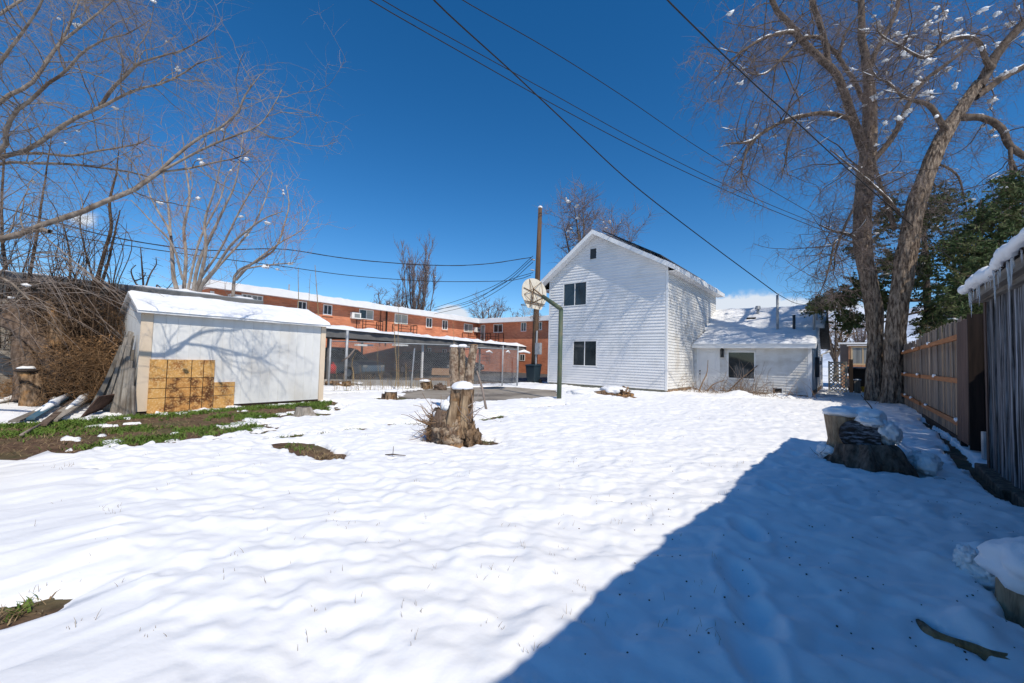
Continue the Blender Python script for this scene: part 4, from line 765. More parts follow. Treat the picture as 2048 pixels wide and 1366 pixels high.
obj('roof', MB().hexa([(EX, .0, ez(0) - .015), (BX + 3.2, .0, ez(0) + RS), (BX + 3.2, EY, ez(EY) + RS), (EX, EY, ez(EY) - .015), (EX, .0, ez(0) + .02), (BX + 3.2, .0, ez(0) + RS + .035), (BX + 3.2, EY, ez(EY) + RS + .035), (EX, EY, ez(EY) + .02)]), MT['wood_dark'], bs)
obj('wall_infill', MB().hexa([(BX + .02, .1, 2.1), (BX + .05, .1, 2.1), (BX + .05, 7.6, 2.1), (BX + .02, 7.6, 2.1), (BX + .02, .1, ez(.1)), (BX + .05, .1, ez(.1)), (BX + .05, 7.6, ez(7.6)), (BX + .02, 7.6, ez(7.6))]), MT['wood_dark'], bs)  # strip added to close the gap letting light in under the roof
# lumpy snow roll along the eave
NR = 260; ky = np.linspace(-.1, EY + .06, NR); na = 16; vs = []; rollz = []
for i, yy in enumerate(ky):
    r = .050 + .024 * noise(yy * 1.9, 0, 0, 71) + .016 * noise(yy * 6, 0, 0, 72) + .008 * noise(yy * 17, 0, 0, 79); cx = EX - .02 + .025 * noise(yy * 1.4, 5, 0, 73); cz = ez(yy) + .045 + .045 * noise(yy * 1.5, 9, 0, 74)
    if i == 0 or i == NR - 1: r *= .1
    for j in range(na): a = 2 * math.pi * j / na; vs.append((cx + r * 1.15 * math.cos(a), yy, cz + r * (1 + .28 * noise(yy * 14, a * 2, 0, 76)) * math.sin(a)))
fs = [(i * na + j, (i + 1) * na + j, (i + 1) * na + (j + 1) % na, i * na + (j + 1) % na) for i in range(NR - 1) for j in range(na)]
obj('snow_roll', MB().add(vs, fs), MT['snow'], bs, True)
obj('snow', snow_slab((EX, -.05, ez(0) + .024), (EX, EY + .02, ez(EY) + .024), (BX + 3.2, -.05, ez(0) + RS + .04), (BX + 3.2, EY + .02, ez(EY) + RS + .04), 160, 60, .11, .03, 77, .0, .04), MT['roof_snow'], bs, True)
for i in range(70):
    yy = 3.4 + 4.2 * random.random(); L_ = random.choice((.04, .05, .07, .09, .12, .18, .26, .34)) * random.uniform(.7, 1.1); x = EX + random.uniform(-.02, .03); z0 = ez(yy)
    obj('icicle', MB().tube([(x, yy, z0), (x + .004 * random.random(), yy, z0 - L_ * .3), (x + .006 * random.random(), yy + .006 * random.random(), z0 - L_ * .7), (x, yy, z0 - L_)], [(.004 + .022 * L_) * k_ for k_ in (1, .75, .45, .08)], 7), MT['ice'], bs, True)
# dark timber edging at the shed foot
te = thing('timber_edging', 'dark rough railway-tie timber lying in the snow at the foot of the weathered shed', 'timber', (1.2, 6, 0))
for (a, b) in ((4.0, 6.35), (6.4, 7.9)):
    mb = MB().beam((1.25, a, .03), (1.30, b, .05), .16, .15); obj('timber', mb, MT['log_dark'], te, bevel=.015)
# ---------------------------------------------------------------- chain link fence
A_ = G(657, 776); B_ = G(905, 778); D_ = G(1034, 773)
cf = thing('chain_link_fence', 'silver chain-link fence on steel posts between the white shed and the utility pole', 'fence', A_)
def chain(a, b, h):
    a, b = np.array(a, float), np.array(b, float); L = np.linalg.norm((b - a)[:2]); u = (b - a) / L; p = .072; P0, P1_ = [], []
    for i in range(int(-h / p) - 1, int(L / p) + 1):
        for s in (0, 1):
            x0 = i * p; lo, hi = max(0, -x0), min(h, L - x0)
            if hi - lo < .05: continue
            q0, q1 = (x0 + lo, lo), (x0 + hi, hi)
            if s: q0, q1 = (L - q0[0], q0[1]), (L - q1[0], q1[1])
            P0.append(a + u * q0[0] + UZ * q0[1]); P1_.append(a + u * q1[0] + UZ * q1[1])
    P = np.stack([np.array(P0), np.array(P1_)], 1); return tube_arrays(P, np.full(P.shape[:2], .0034), 3)
fh = 1.72
for nm, a, b, h in (('wire_mesh', A_ + [0, 0, .1], B_ + [0, 0, .1], fh), ('wire_mesh', B_ + [0, 0, .1], D_ + [0, 0, .1], fh - .05)):
    o = obj(nm, chain(a, b, h), MT['galv'], cf, False, 'stuff')
    obj('top_rail', MB().tube([a + UZ * h, b + UZ * h], .022, 8), MT['galv'], cf, True)
obj('post', MB().tube([A_, A_ + UZ * 1.9], .04, 10), MT['galv'], cf, True)
for px, r in ((690, .055), (905, .035), (1004, .03), (1034, .04)):
    a = G(px, 776.5 if px < 906 else 775); t_ = A_ + (B_ - A_) * ((px - 657) / 248.) ** 1.0 if px < 905 else a
    obj('post', MB().tube([a, a + UZ * (fh + .18 + (.35 if px == 690 else 0))], r, 10), MT['galv'], cf, True)
for s in ((972, 985, .05), (1012, 1020, .05), (1036, 1060, .07)):
    q = PD(s[0], 704, 20.5); q2 = PD(s[1], 706, 20.8); obj('snow', MB().tube([q, (q + q2) / 2 + UZ * .08, q2], [s[2] * .6, s[2], s[2] * .6], 8), MT['snow'], cf, True)
# brace leaning post
obj('brace', MB().tube([G(822, 778), PD(829, 697, 17.6)], .03, 8), MT['galv'], cf, True)
lw = thing('low_concrete_wall', 'low grey concrete kerb wall along the foot of the chain-link fence', 'wall', A_)
for i in range(10):
    a = A_ + (B_ - A_) * i / 10 - np.array([.35, 0, 0]); b = A_ + (B_ - A_) * (i + .985) / 10 - np.array([.35, 0, 0]); obj('block', MB().beam(a + UZ * .16, b + UZ * .16, .15, .32), MT['conc_wall'], lw)
# cardboard boxes and red can
bx = thing('cardboard_box', 'open brown cardboard box with flaps up behind the fence beside the forked stump', 'box', G(885, 772))
L = PD(885, 757, 17.2); uu = np.array([.77, .64, 0]); vv = np.array([-.64, .77, 0])
obj('box_body', MB().obox(L - UZ * .3, uu, vv, UZ, (-.42, .42), (-.3, .3), (0, .34)), MT['cardboard'], bx)
for s in (-1, 1): obj('flap', MB().obox(L + UZ * .04, uu, _n(vv * s * .4 + UZ), _n(vv * -s + UZ * .4), (-.42, .42), (0, .3), (.3, .31)), MT['cardboard'], bx)
obj('side_sheet', MB().obox(L - uu * .8 - UZ * .3, uu, vv, UZ, (-.35, .33), (-.2, .2), (0, .28)), MT['cardboard'], bx)
rc = thing('red_can', 'red fuel can hanging by the chain-link fence right of the white shed', 'can', PD(665, 735, 16)); L = PD(665, 738, 16.2)
obj('can_body', MB().tube([L - UZ * .18, L + UZ * .10, L + UZ * .2], [.14, .15, .06], 12), MT['red'], rc, True); obj('handle', MB().tube([L + [-.08, 0, .16], L + [-.05, 0, .27], L + [.07, 0, .26], L + [.1, 0, .15]], .02, 6), MT['red'], rc, True)
p = G(1052, 770); wheelie((p[0], p[1] + .6, .07), MT['bin'], 'dark wheeled bin beside the foot of the utility pole', .6, .9)
# ---------------------------------------------------------------- utility pole and wires
pb = G(1067, 769); ptp = VY(1080.5, 415, pb[1] - .0)
up = thing('utility_pole', 'tall leaning brown wooden utility pole left of the two-storey house', 'utility pole', pb)
obj('pole', MB().tube([pb - UZ * .1, pb + (ptp - pb) * .33, pb + (ptp - pb) * .66, ptp], [.165, .155, .135, .105], 16), MT['pole_wood'], up, True)
obj('snow', MB().blob(ptp, (.12, .12, .09), .15), MT['snow'], up, True)
q = pb + (ptp - pb) * .66
for k, z in enumerate((.64, .70)): c = pb + (ptp - pb) * z; obj('insulator', MB().tube([c + [-.15, -.1, 0], c + [-.32, -.2, .05]], .04, 8), MT['galv_dull'], up)
obj('service_conduit', MB().tube([pb + [.2, -.12, 0], pb + (ptp - pb) * .3 + [.18, -.12, 0]], .05, 8), MT['galv_dull'], up)
mc = pb + (ptp - pb) * .2; obj('junction_box', MB().box(mc + [.15, -.2, -.3], mc + [.45, .0, .3]), MT['galv_dull'], up)
ivp = thing('dead_vine_clump', 'pale dry vine clump clinging to the utility pole below the backboard', 'vine', mc + UZ * 2)
def wire(label, pts, r=.014, twist=None, name='overhead_wire'):
    P = np.array([PD(*p) for p in pts]); K_ = 40; P = catmull(P, K_); mb = MB().tube(P.tolist(), r, 5)
    if twist: P2 = P + np.stack([np.zeros(K_), np.zeros(K_), twist * np.sin(np.linspace(0, 60, K_))], 1); mb.tube(P2.tolist(), r * .8, 4)
    return tag(obj(name, mb, MT['wire'], None, True), label, 'cable', 'overhead wires')
def catmull(P, n):
    P = np.asarray(P, float); m = len(P)
    if m == 2: t = np.linspace(0, 1, n)[:, None]; return P[0] * (1 - t) + P[1] * t
    Q = np.vstack([2 * P[0] - P[1], P, 2 * P[-1] - P[-2]]); d = np.r_[0, np.cumsum(np.linalg.norm(np.diff(P, axis=0), axis=1))]; s = np.linspace(0, d[-1], n); out = []
    for v in s:
        i = min(np.searchsorted(d, v, 'right') - 1, m - 2); t = (v - d[i]) / (d[i + 1] - d[i]); a, b, c, e = Q[i], Q[i + 1], Q[i + 2], Q[i + 3]
        out.append(.5 * (2 * b + (c - a) * t + (2 * a - 5 * b + 4 * c - e) * t * t + (3 * b - a - 3 * c + e) * t ** 3))
    return np.array(out)
wire('thick service cable dropping to the tall metal pipe on the low house roof', [(780, -115, 9), (868, 0, 10.5), (1020, 140, 13), (1150, 262, 15), (1270, 372, 17), (1420, 488, 19), (1555, 588, 20.6)], .022, .012)
wire('short cable running from the metal roof pipe to the pipe at the right roof edge', [(1555, 588, 20.6), (1590, 606, 20.9), (1628, 612, 21)], .014)
wire('lower of two close black wires slanting to the big tree', [(600, -90, 12), (740, 0, 13), (900, 92, 15), (1100, 205, 18), (1300, 310, 20.5), (1500, 402, 23), (1690, 478, 26), (1800, 520, 28)], .018)
wire('upper of two close black wires slanting to the big tree', [(620, -95, 12), (765, 0, 13), (900, 75, 15), (1100, 185, 18), (1300, 295, 20.5), (1500, 392, 23), (1690, 470, 26), (1800, 512, 28)], .016)
wire('single black wire above the close pair, meeting them at the big tree', [(800, -80, 12), (925, 0, 13.5), (1100, 100, 16), (1250, 195, 19), (1400, 297, 22), (1550, 385, 24), (1690, 462, 26), (1800, 505, 28)], .016)
wire('thick twisted cable crossing in front of the big bare tree at the upper right', [(1230, -120, 7), (1335, 0, 8), (1500, 160, 10), (1600, 250, 11), (1700, 342, 12.5), (1800, 430, 14), (1900, 515, 16), (2000, 590, 18)], .016, .009)
wire('upper of the two wires sagging from the left trees to the utility pole', [(-80, 395, 12), (80, 435, 13), (215, 472, 14), (400, 500, 16), (560, 498, 18), (700, 518, 19), (850, 530, 20), (960, 529, 20.8), (1062, 515, 21.3)], .019, .012)
wire('lower of the two wires sagging from the left trees to the utility pole', [(-80, 430, 12), (80, 462, 13), (215, 485, 14), (400, 512, 16), (560, 532, 18), (700, 551, 19), (850, 562, 20), (960, 563, 20.8), (1030, 560, 21), (1062, 550, 21.3)], .016)
for k, (y0, y1, lb) in enumerate(((512, 608, 'topmost of four wires'), (517, 614, 'second of four wires'), (524, 620, 'third of four wires'), (545, 612, 'lowest of four wires'))):
    wire(lb + ' fanning from the utility pole to the apartment roof', [(1066, y0, 21.3), (1010, y0 + .55 * (y1 - y0) - 5 * (k < 3) + (k == 3) * -18, 24), (940, y1 - 16 + k * 3, 27), (868, y1 + 8, 31)], .016)
# ---------------------------------------------------------------- basketball hoop
b0 = G(1118, 803); bt = VY(1122, 618, b0[1])
hp = thing('basketball_hoop', 'basketball hoop on green steel pole, ribbed back of its fan backboard towards the yard', 'basketball hoop', b0)
obj('pole', MB().tube([b0 - UZ * .1, b0 + UZ * 1.2, bt], [.075, .073, .07], 16), MT['pole_green'], hp, True)
am = VX(1086, 593, -8.0); obj('arm', MB().tube([bt, bt + (am - bt) * .5, am], [.07, .07, .066], 14), MT['pole_green'], hp, True)
BBX = -8.62; bc = VX(1069, 592, BBX)
out = []
for t in np.linspace(0, math.pi, 19): out.append((.72 * math.cos(t), .16 + .46 * math.sin(t)))
out += [(-.72, -.08), (-.40, -.46), (.40, -.46), (.72, -.08)]
mb = MB(); n = len(out); mb.v = [(BBX + s * .012, bc[1] + a, bc[2] + z) for s in (-1, 1) for a, z in out]; mb.f = [tuple(range(n)), tuple(range(n, 2 * n))[::-1]] + [(i, (i + 1) % n, n + (i + 1) % n, n + i)[::-1] for i in range(n)]
bbd = obj('backboard', mb, MT['board_back'], hp)
bar = lambda p, q, r=.014: obj('brace', MB().tube([p, q], r, 6), MT['rust'], hp, True)
Bp = lambda a, z, x=.03: np.array([BBX + x, bc[1] + a, bc[2] + z])
for z in (-.24, -.30): bar(Bp(-.6, z), Bp(.6, z), .012)
bar(Bp(-.66, .2), Bp(.66, .0)); 
hubs = (Bp(-.24, .22, .12), Bp(-.24, -.28, .12))
bar(hubs[0], am, .024); bar(hubs[1], am - UZ * .05, .02); bar(hubs[0], hubs[1], .018)
for e in ((-.35, .55), (.35, .55), (-.62, -.02), (.62, -.02), (-.3, -.42), (.3, -.42)):
    bar(Bp(*e), hubs[0], .010); bar(Bp(*e), am, .010) if e[0] > 0 else bar(Bp(*e), hubs[1], .010)
rr = []
for t in np.linspace(0, 2 * math.pi, 25): rr.append((BBX - .32 + .225 * math.cos(t), bc[1] + .225 * math.sin(t), bc[2] - .3))
obj('rim', MB().tube(rr, .012, 6, False).beam((BBX, bc[1], bc[2] - .3), (BBX - .12, bc[1], bc[2] - .3), .12, .03), MT['rust'], hp, True)
netp = []
for i in range(12):
    for s in (-1, 1):
        pts = [];
        for k in range(5): t = 2 * math.pi * (i + s * k * .5) / 12; r = .22 - .035 * k; pts.append((BBX - .32 + r * math.cos(t), bc[1] + r * math.sin(t), bc[2] - .3 - .09 * k))
        netp.append(pts)
obj('net', tube_arrays(np.array(netp), np.full((24, 5), .004), 3), MT['white_metal'], hp, False, 'stuff')
# ---------------------------------------------------------------- stumps and logs
def trunk_mesh(path, radii, n=40, rings=50, ridg=.08, fr=9, seed=0, ell=1.0, cap=True, root=0.):
    P = catmull(path, rings); R = np.interp(np.linspace(0, 1, rings), np.linspace(0, 1, len(radii)), radii)
    v, f = tube_arrays(P[None], R[None], n); v = v.reshape(rings, n, 3); c = P[:, None]
    a = np.arange(n) * 2 * np.pi / n; hz = np.r_[0, np.cumsum(np.linalg.norm(np.diff(P, axis=0), axis=1))][:, None] * np.ones(n); A = np.ones((rings, 1)) * a
    ca, sa = np.cos(A), np.sin(A)
    k = 1 + ridg * (fbm(ca * fr * .35, sa * fr * .35, hz * 1.3, 4, seed) + .7 * np.abs(noise(ca * fr, sa * fr, hz * 2.2, seed + 5)) - .3)
    if root: k += root * np.clip(1 - hz / (radii[0] * 1.4), 0, 1) ** 2 * (.5 + .9 * noise(ca * 1.8, sa * 1.8, 0 * hz, seed + 7))
    v = c + (v - c) * k[..., None]
    vs = v.reshape(-1, 3)
    fs = [tuple(int(x) for x in q) for q in f]
    return vs, fs, v[-1]
def stump(name, label, path, radii, m, cutm=None, seed=0, snow=0., cat='stump', group=None, **kw):
    t = thing(name, label, cat, path[0], group); vs, fs, top = trunk_mesh(path, radii, seed=seed, **kw); off = root_org(t)
    mb = MB().add(vs, fs); obj('trunk', mb, m, t, True)
    if cutm:
        c = top.mean(0); k = len(top); mb = MB(); rings = 5
        for r in range(rings):
            for i in range(k): q = c + (top[i] - c) * (1 - r / rings); mb.v.append(tuple(q + .004 * np.array([noise(q[0] * 40, q[1] * 40, q[2] * 40)] * 3)))
        mb.v.append(tuple(c)); mb.f = [(r * k + i, r * k + (i + 1) % k, (r + 1) * k + (i + 1) % k, (r + 1) * k + i) for r in range(rings - 1) for i in range(k)] + [((rings - 1) * k + i, (rings - 1) * k + (i + 1) % k, rings * k) for i in range(k)]
        obj('cut_face', mb, cutm, t, True)
    if snow:
        c = top.mean(0); r = np.linalg.norm(top - c, axis=1).mean(); obj('snow_cap', MB().blob(c + UZ * snow * .25, (r * 1.06, r * 1.06, snow), .12, 1.5, 28, 14, seed, .35), MT['snow'], t, True)
    return t
def twigs_mesh(n, origin, spread, length, r0, seed, K=5, up=.3, curl=.35, sides=3, dirbias=None):
    g = np.random.default_rng(seed); o = np.array(origin) + g.normal(size=(n, 3)) * np.array(spread)
    d = g.normal(size=(n, 3)); d[:, 2] += up
    if dirbias is not None: d += np.array(dirbias)
    d /= np.linalg.norm(d, axis=1, keepdims=True); L = length * g.uniform(.4, 1, n); P = [o]; cur = d
    for k in range(K - 1):
        cur = cur + g.normal(size=(n, 3)) * curl; cur /= np.linalg.norm(cur, axis=1, keepdims=True); P.append(P[-1] + cur * (L / (K - 1))[:, None])
    P = np.stack(P, 1); R = np.linspace(1, .35, K)[None] * (r0 * g.uniform(.5, 1.2, n))[:, None]
    return tube_arrays(P, R, sides)
c0 = G(915, 889)
cs = stump('tree_stump', 'big split peeling stump with rounded snow cap in the middle of the yard', [c0 - UZ * .12, c0 + UZ * .12 + [-.02, 0, 0], c0 + UZ * .35, c0 + UZ * .6 + [.01, .02, 0], c0 + UZ * .84 + [.02, .04, 0]], [.34, .29, .195, .155, .15], MT['log_bark'], MT['cut_dark'], 3, .085, ridg=.20, fr=7, root=.35, n=72, rings=80)
obj('burl', MB().blob(c0 + [.02, -.22, .13], (.20, .17, .22), .5, 5, 40, 26, 3), MT['birch'], cs, True); obj('burl', MB().blob(c0 + [.24, .02, .12], (.15, .15, .18), .5, 5, 30, 20, 4), MT['log_bark'], cs, True)
lf = _n(np.array([-.77, -.64, 0])); 
vs, fs, tp = trunk_mesh([c0 + lf * .22 - UZ * .1, c0 + lf * .23 + UZ * .25, c0 + lf * .20 + UZ * .52], [.24, .22, .15], 44, 34, .22, 8, 9); obj('side_stem', MB().add(vs, fs), MT['log_dark'], cs, True)
vs, fs, tp = trunk_mesh([c0 + [.03, -.19, .02], c0 + [.05, -.185, .35], c0 + [.07, -.16, .66]], [.10, .075, .05], 24, 24, .2, 6, 12); obj('bare_wood_rib', MB().add(vs, fs), MT['log_pale'], cs, True)
vs, fs, tp = trunk_mesh([c0 + [.17, -.06, .02], c0 + [.15, -.05, .35], c0 + [.15, -.02, .74]], [.10, .07, .045], 24, 24, .2, 6, 14); obj('bare_wood_rib', MB().add(vs, fs), MT['log_pale'], cs, True)
for (dz, s, q) in ((.56, (.12, .11, .10), .16), (.60, (.09, .08, .15), .09), (.44, (.07, .09, .06), .30)): obj('snow_cap', MB().blob(c0 + lf * q + UZ * dz, s, .2, 2, 24, 14, int(dz * 100)), MT['snow'], cs, True)
obj('twigs', twigs_mesh(70, c0 + lf * .25 + UZ * .30, (.05, .05, .06), .55, .008, 5, 6, .2, .25, 4, lf * .9 + np.array([0, -.4, 0])), MT['twig_brown'], cs, True)
obj('vine_tangle', twigs_mesh(420, c0 + lf * .30 + UZ * .18 + [0, -.05, 0], (.09, .08, .13), .28, .004, 6, 6, .0, .6, 3), MT['vine'], cs, True)
obj('twigs', twigs_mesh(16, c0 + [.24, 0, .45], (.04, .04, .1), .45, .007, 7, 6, .8, .2, 4, (.5, 0, .3)), MT['twig_left'], cs, True)
c1 = G(926, 826)
fs_t = stump('forked_stump', 'tall pale-barked forked dead trunk with sawn tops just behind the big stump', [c1 + [-.17, -.1, -.1], c1 + [-.17, -.1, .55], c1 + [-.21, -.13, 1.0], c1 + [-.22, -.14, 1.55]], [.14, .12, .115, .105], MT['birch'], MT['cut_wood'], 21, .05, ridg=.10, fr=6)
vs, fs, tp = trunk_mesh([c1 + [.06, .06, -.1], c1 + [.07, .07, .6], c1 + [.10, .10, 1.1], c1 + [.15, .14, 1.62]], [.13, .11, .10, .09], 36, 44, .22, 6, 23); obj('trunk', MB().add(vs, fs), MT['birch'], fs_t, True)
c = tp.mean(0); obj('cut_face', MB().blob(c, (.10, .10, .012), .05), MT['cut_wood'], fs_t, True)
vs, fs, tp = trunk_mesh([c1 + [-.05, -.0, .3], c1 + [-.06, -.02, .9], c1 + [-.05, -.04, 1.58]], [.08, .07, .05], 30, 40, .3, 6, 24); obj('trunk', MB().add(vs, fs), MT['birch'], fs_t, True); obj('snow_cap', MB().blob(tp.mean(0), (.11, .11, .045), .2), MT['snow'], fs_t, True)
obj('leaning_stick', MB().tube([c1 + [.5, .3, .0], c1 + [.36, .25, .6], c1 + [.22, .2, 1.0]], [.03, .026, .02], 6), MT['twig_left'], fs_t, True)
obj('twigs', twigs_mesh(40, c1 + [-.1, -.1, .3], (.15, .15, .2), .5, .007, 27, 6, .5, .3, 4), MT['twig_left'], fs_t, True)
# small stumps
g0 = G(608, 834); stump('tree_stump', 'low grey split stump at the edge of the melted patch by the shed', [g0 - UZ * .08, g0 + UZ * .08, g0 + UZ * .21], [.24, .17, .13], MT['wood_grey'], MT['cut_dark'], 31, 0, ridg=.35, fr=6, root=.5)
g0 = G(781, 802); stump('tree_stump', 'short round brown stump with flat snow top near the chain-link fence', [g0 - UZ * .1, g0 + UZ * .1, g0 + UZ * .27], [.19, .175, .17], MT['log_bark'], MT['cut_wood'], 32, .05, ridg=.07, fr=7, root=.3)
g0 = G(768, 801); stump('small_stump', 'small snowy stump piece touching the left side of the short round stump', [g0 - UZ * .1, g0 + UZ * .08, g0 + UZ * .2], [.09, .08, .07], MT['log_dark'], None, 33, .08, ridg=.15, fr=6)
g0 = G(853, 780); stump('tree_stump', 'tilted orange-barked stump with snow top in front of the cardboard box', [g0 - UZ * .1, g0 + UZ * .15 + [.0, 0, 0], g0 + UZ * .34 + [-.05, -.05, 0]], [.24, .19, .20], MT['log_bark'], MT['cut_wood'], 34, .06, ridg=.15, fr=7, root=.4)
g0 = G(880, 783); mb = MB().blob(g0 + UZ * .1, (.25, .18, .18), .4, 4, 24, 16, 35); t = thing('root_chunk', 'dark broken root chunk between the tilted stump and the big stump', 'root', g0); obj('root', mb, MT['log_dark'], t, True)
g0 = G(692, 776); t = thing('firewood_pile', 'small snowy heap of split firewood at the chain-link fence right of the white shed', 'wood pile', g0)
for i in range(9): q = g0 + [random.uniform(-.5, .6), random.uniform(-.5, .7), .08 + .12 * random.random()]; obj('log', MB().tube([q + [-.12, -.1, 0], q + [.12, .1, .05]], [.07, .065], 8), MT['log_bark'], t, True)
for i in range(5): q = g0 + [random.uniform(-.4, .5), random.uniform(-.4, .6), .2]; obj('snow', MB().blob(q, (.14, .14, .05), .25, seed=i), MT['snow'], t, True)
g0 = G(1240, 797); t = thing('root_log', 'snow-covered fallen log with a torn brown root end near the tall house wall', 'log', g0)
vs, fs, tp = trunk_mesh([g0 + [.10, .0, .12], g0 + [-.35, -.1, .10], g0 + [-1.1, -.5, .02]], [.20, .2, .12], 30, 30, .3, 5, 41); obj('log', MB().add(vs, fs), MT['log_bark'], t, True)
obj('torn_root', MB().blob(g0 + [.15, 0, .14], (.22, .24, .22), .6, 4, 34, 22, 42), MT['log_bark'], t, True); obj('torn_root', MB().blob(g0 + [.0, -.15, .05], (.42, .18, .12), .6, 4, 34, 22, 44), MT['log_bark'], t, True)
obj('snow', MB().blob(g0 + [-.28, 0.05, .24], (.5, .3, .17), .22, 2, 34, 20, 43), MT['snow'], t, True)
obj('snow', MB().blob(g0 + [-1.2, -.3, .08], (.7, .4, .16), .22, 2, 34, 20, 45), MT['snow'], t, True)
# shaded stump on the right
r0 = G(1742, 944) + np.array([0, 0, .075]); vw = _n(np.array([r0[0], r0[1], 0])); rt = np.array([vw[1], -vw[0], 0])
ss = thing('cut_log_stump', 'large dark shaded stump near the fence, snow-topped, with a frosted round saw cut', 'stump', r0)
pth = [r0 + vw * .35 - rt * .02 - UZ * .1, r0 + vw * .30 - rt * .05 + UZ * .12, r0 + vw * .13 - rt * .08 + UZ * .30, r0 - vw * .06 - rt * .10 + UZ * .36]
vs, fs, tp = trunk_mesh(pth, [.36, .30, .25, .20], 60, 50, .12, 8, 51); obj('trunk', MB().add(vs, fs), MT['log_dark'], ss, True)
fc = tp.mean(0); mb = MB()
vv_ = []
fn = _n(-vw * .93 + UZ * .35); fr_ = np.cross(fn, UZ); fr_ = _n(fr_); fu = np.cross(fr_, fn)
for r in range(6):
    for i in range(40): a = 2 * math.pi * i / 40; rad_ = .205 * (1 - r / 6) * (1 + .05 * noise(math.cos(a) * 2, math.sin(a) * 2, 0, 52)); q = fc + fn * .02 + fr_ * rad_ * 1.02 * math.cos(a) + fu * rad_ * .98 * math.sin(a); vv_.append(tuple(q))
vv_.append(tuple(fc + fn * .02)); mb.v = vv_; mb.f = [(r * 40 + i, r * 40 + (i + 1) % 40, (r + 1) * 40 + (i + 1) % 40, (r + 1) * 40 + i) for r in range(5) for i in range(40)] + [(200 + i, 200 + (i + 1) % 40, 240) for i in range(40)]
obj('cut_face', mb, MT['cut_frost'], ss, True)
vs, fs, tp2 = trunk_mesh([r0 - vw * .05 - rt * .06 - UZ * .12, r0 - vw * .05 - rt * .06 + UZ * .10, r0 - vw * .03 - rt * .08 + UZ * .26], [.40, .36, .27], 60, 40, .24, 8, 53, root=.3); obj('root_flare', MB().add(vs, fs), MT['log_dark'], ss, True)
vs, fs, tp3 = trunk_mesh([r0 + vw * .25 - rt * .26 - UZ * .1, r0 + vw * .22 - rt * .27 + UZ * .3, r0 + vw * .2 - rt * .28 + UZ * .60], [.26, .17, .20], 50, 40, .07, 7, 54); obj('trunk', MB().add(vs, fs), MT['log_pale'], ss, True)
obj('snow_cap', MB().blob(tp3.mean(0) + UZ * .03, (.22, .22, .08), .13, 2.2, 40, 22, 55), MT['snow'], ss, True); obj('snow_cap', MB().blob(r0 + vw * .2 - rt * .05 + UZ * .58, (.19, .19, .13), .18, 2.4, 44, 28, 56), MT['snow'], ss, True)
obj('snow_cap', MB().blob(r0 + vw * .1 + rt * .16 + UZ * .42, (.12, .16, .15), .3, 3, 44, 28, 57), MT['snow'], ss, True); obj('snow_cap', MB().blob(r0 + vw * .0 + rt * .0 + UZ * .55, (.13, .1, .06), .25, 3, 30, 18, 58), MT['snow'], ss, True)
for i in (0, 1, 2, 4, 6, 7, 13):
    a = math.radians(i * 360 / 14 + 8); rr_ = .42 + .06 * random.random(); q = r0 + vw * (.12 + rr_ * math.sin(a) * 1.0) + rt * (.02 + rr_ * 1.1 * math.cos(a)); obj('snow_lump', MB().blob(q + UZ * .10, (.09 + .06 * random.random(), .10, .06 + .06 * random.random()), .25, 2.8, 30, 20, 60 + i), MT['snow'], ss, True)
obj('stick', MB().tube([r0 + vw * .2 + rt * .12 + UZ * .5, r0 + vw * .5 + rt * .0 + UZ * .72, PD(1722, 790, 5.4)], [.008, .007, .004], 5), MT['bark_dark'], ss, True)
obj('twigs', twigs_mesh(60, r0 - vw * .2 + UZ * .05, (.22, .12, .05), .3, .005, 61, 5, .3, .3, 3), MT['bark_dark'], ss, True)
# bottom right stump
q0 = G(2120, 1262); br = stump('tree_stump', 'pale-sided stump under a thick snow cushion at the bottom right edge', [q0 - UZ * .1, q0 + UZ * .14, q0 + UZ * .24], [.26, .225, .215], MT['log_pale'], MT['cut_dark'], 71, .0, ridg=.10, fr=9)
obj('snow_cap', MB().blob(q0 + UZ * .28, (.255, .255, .15), .16, 2.2, 44, 26, 72), MT['snow'], br, True)
q1 = G(1965, 1180); tb = thing('snowy_branch_stub', 'snow-plastered branch stub poking up left of the bottom right stump', 'branch', q1)
obj('stub', MB().tube([q1 + UZ * .02, q1 + [-.02, 0, .10], q1 + [-.05, .0, .16]], [.02, .016, .013], 8), MT['log_dark'], tb, True)
for (dx, dz, s) in ((-.06, .17, (.05, .05, .065)), (.03, .13, (.07, .07, .07)), (.08, .12, (.10, .09, .09)), (.03, .06, (.12, .10, .10)), (.12, .03, (.14, .12, .11)), (.0, .0, (.12, .10, .08))): obj('snow', MB().blob(q1 + rt * dx + UZ * dz, s, .35, 4, 44, 28, int(100 * s[0])), MT['snow'], tb, True)
q2 = [G(1838, 1272), G(1860, 1295), G(1900, 1315), G(1950, 1330), G(1990, 1345), G(2070, 1360)]
lg2 = thing('sunken_log', 'curved edge of a dark bark log showing through snow at the bottom right', 'log', q2[0]); vs, fs, tp = trunk_mesh([q + UZ * .060 for q in q2], [.018, .028, .030, .028, .026, .02], 20, 50, .3, 5, 81); obj('log', MB().add(vs, fs), MT['log_bark'], lg2, True)
obj('vine', twigs_mesh(260, mc + UZ * 1.75, (.12, .12, .22), .42, .006, 8, 6, -.8, .4, 3), MT['twig_left'], ivp, True)
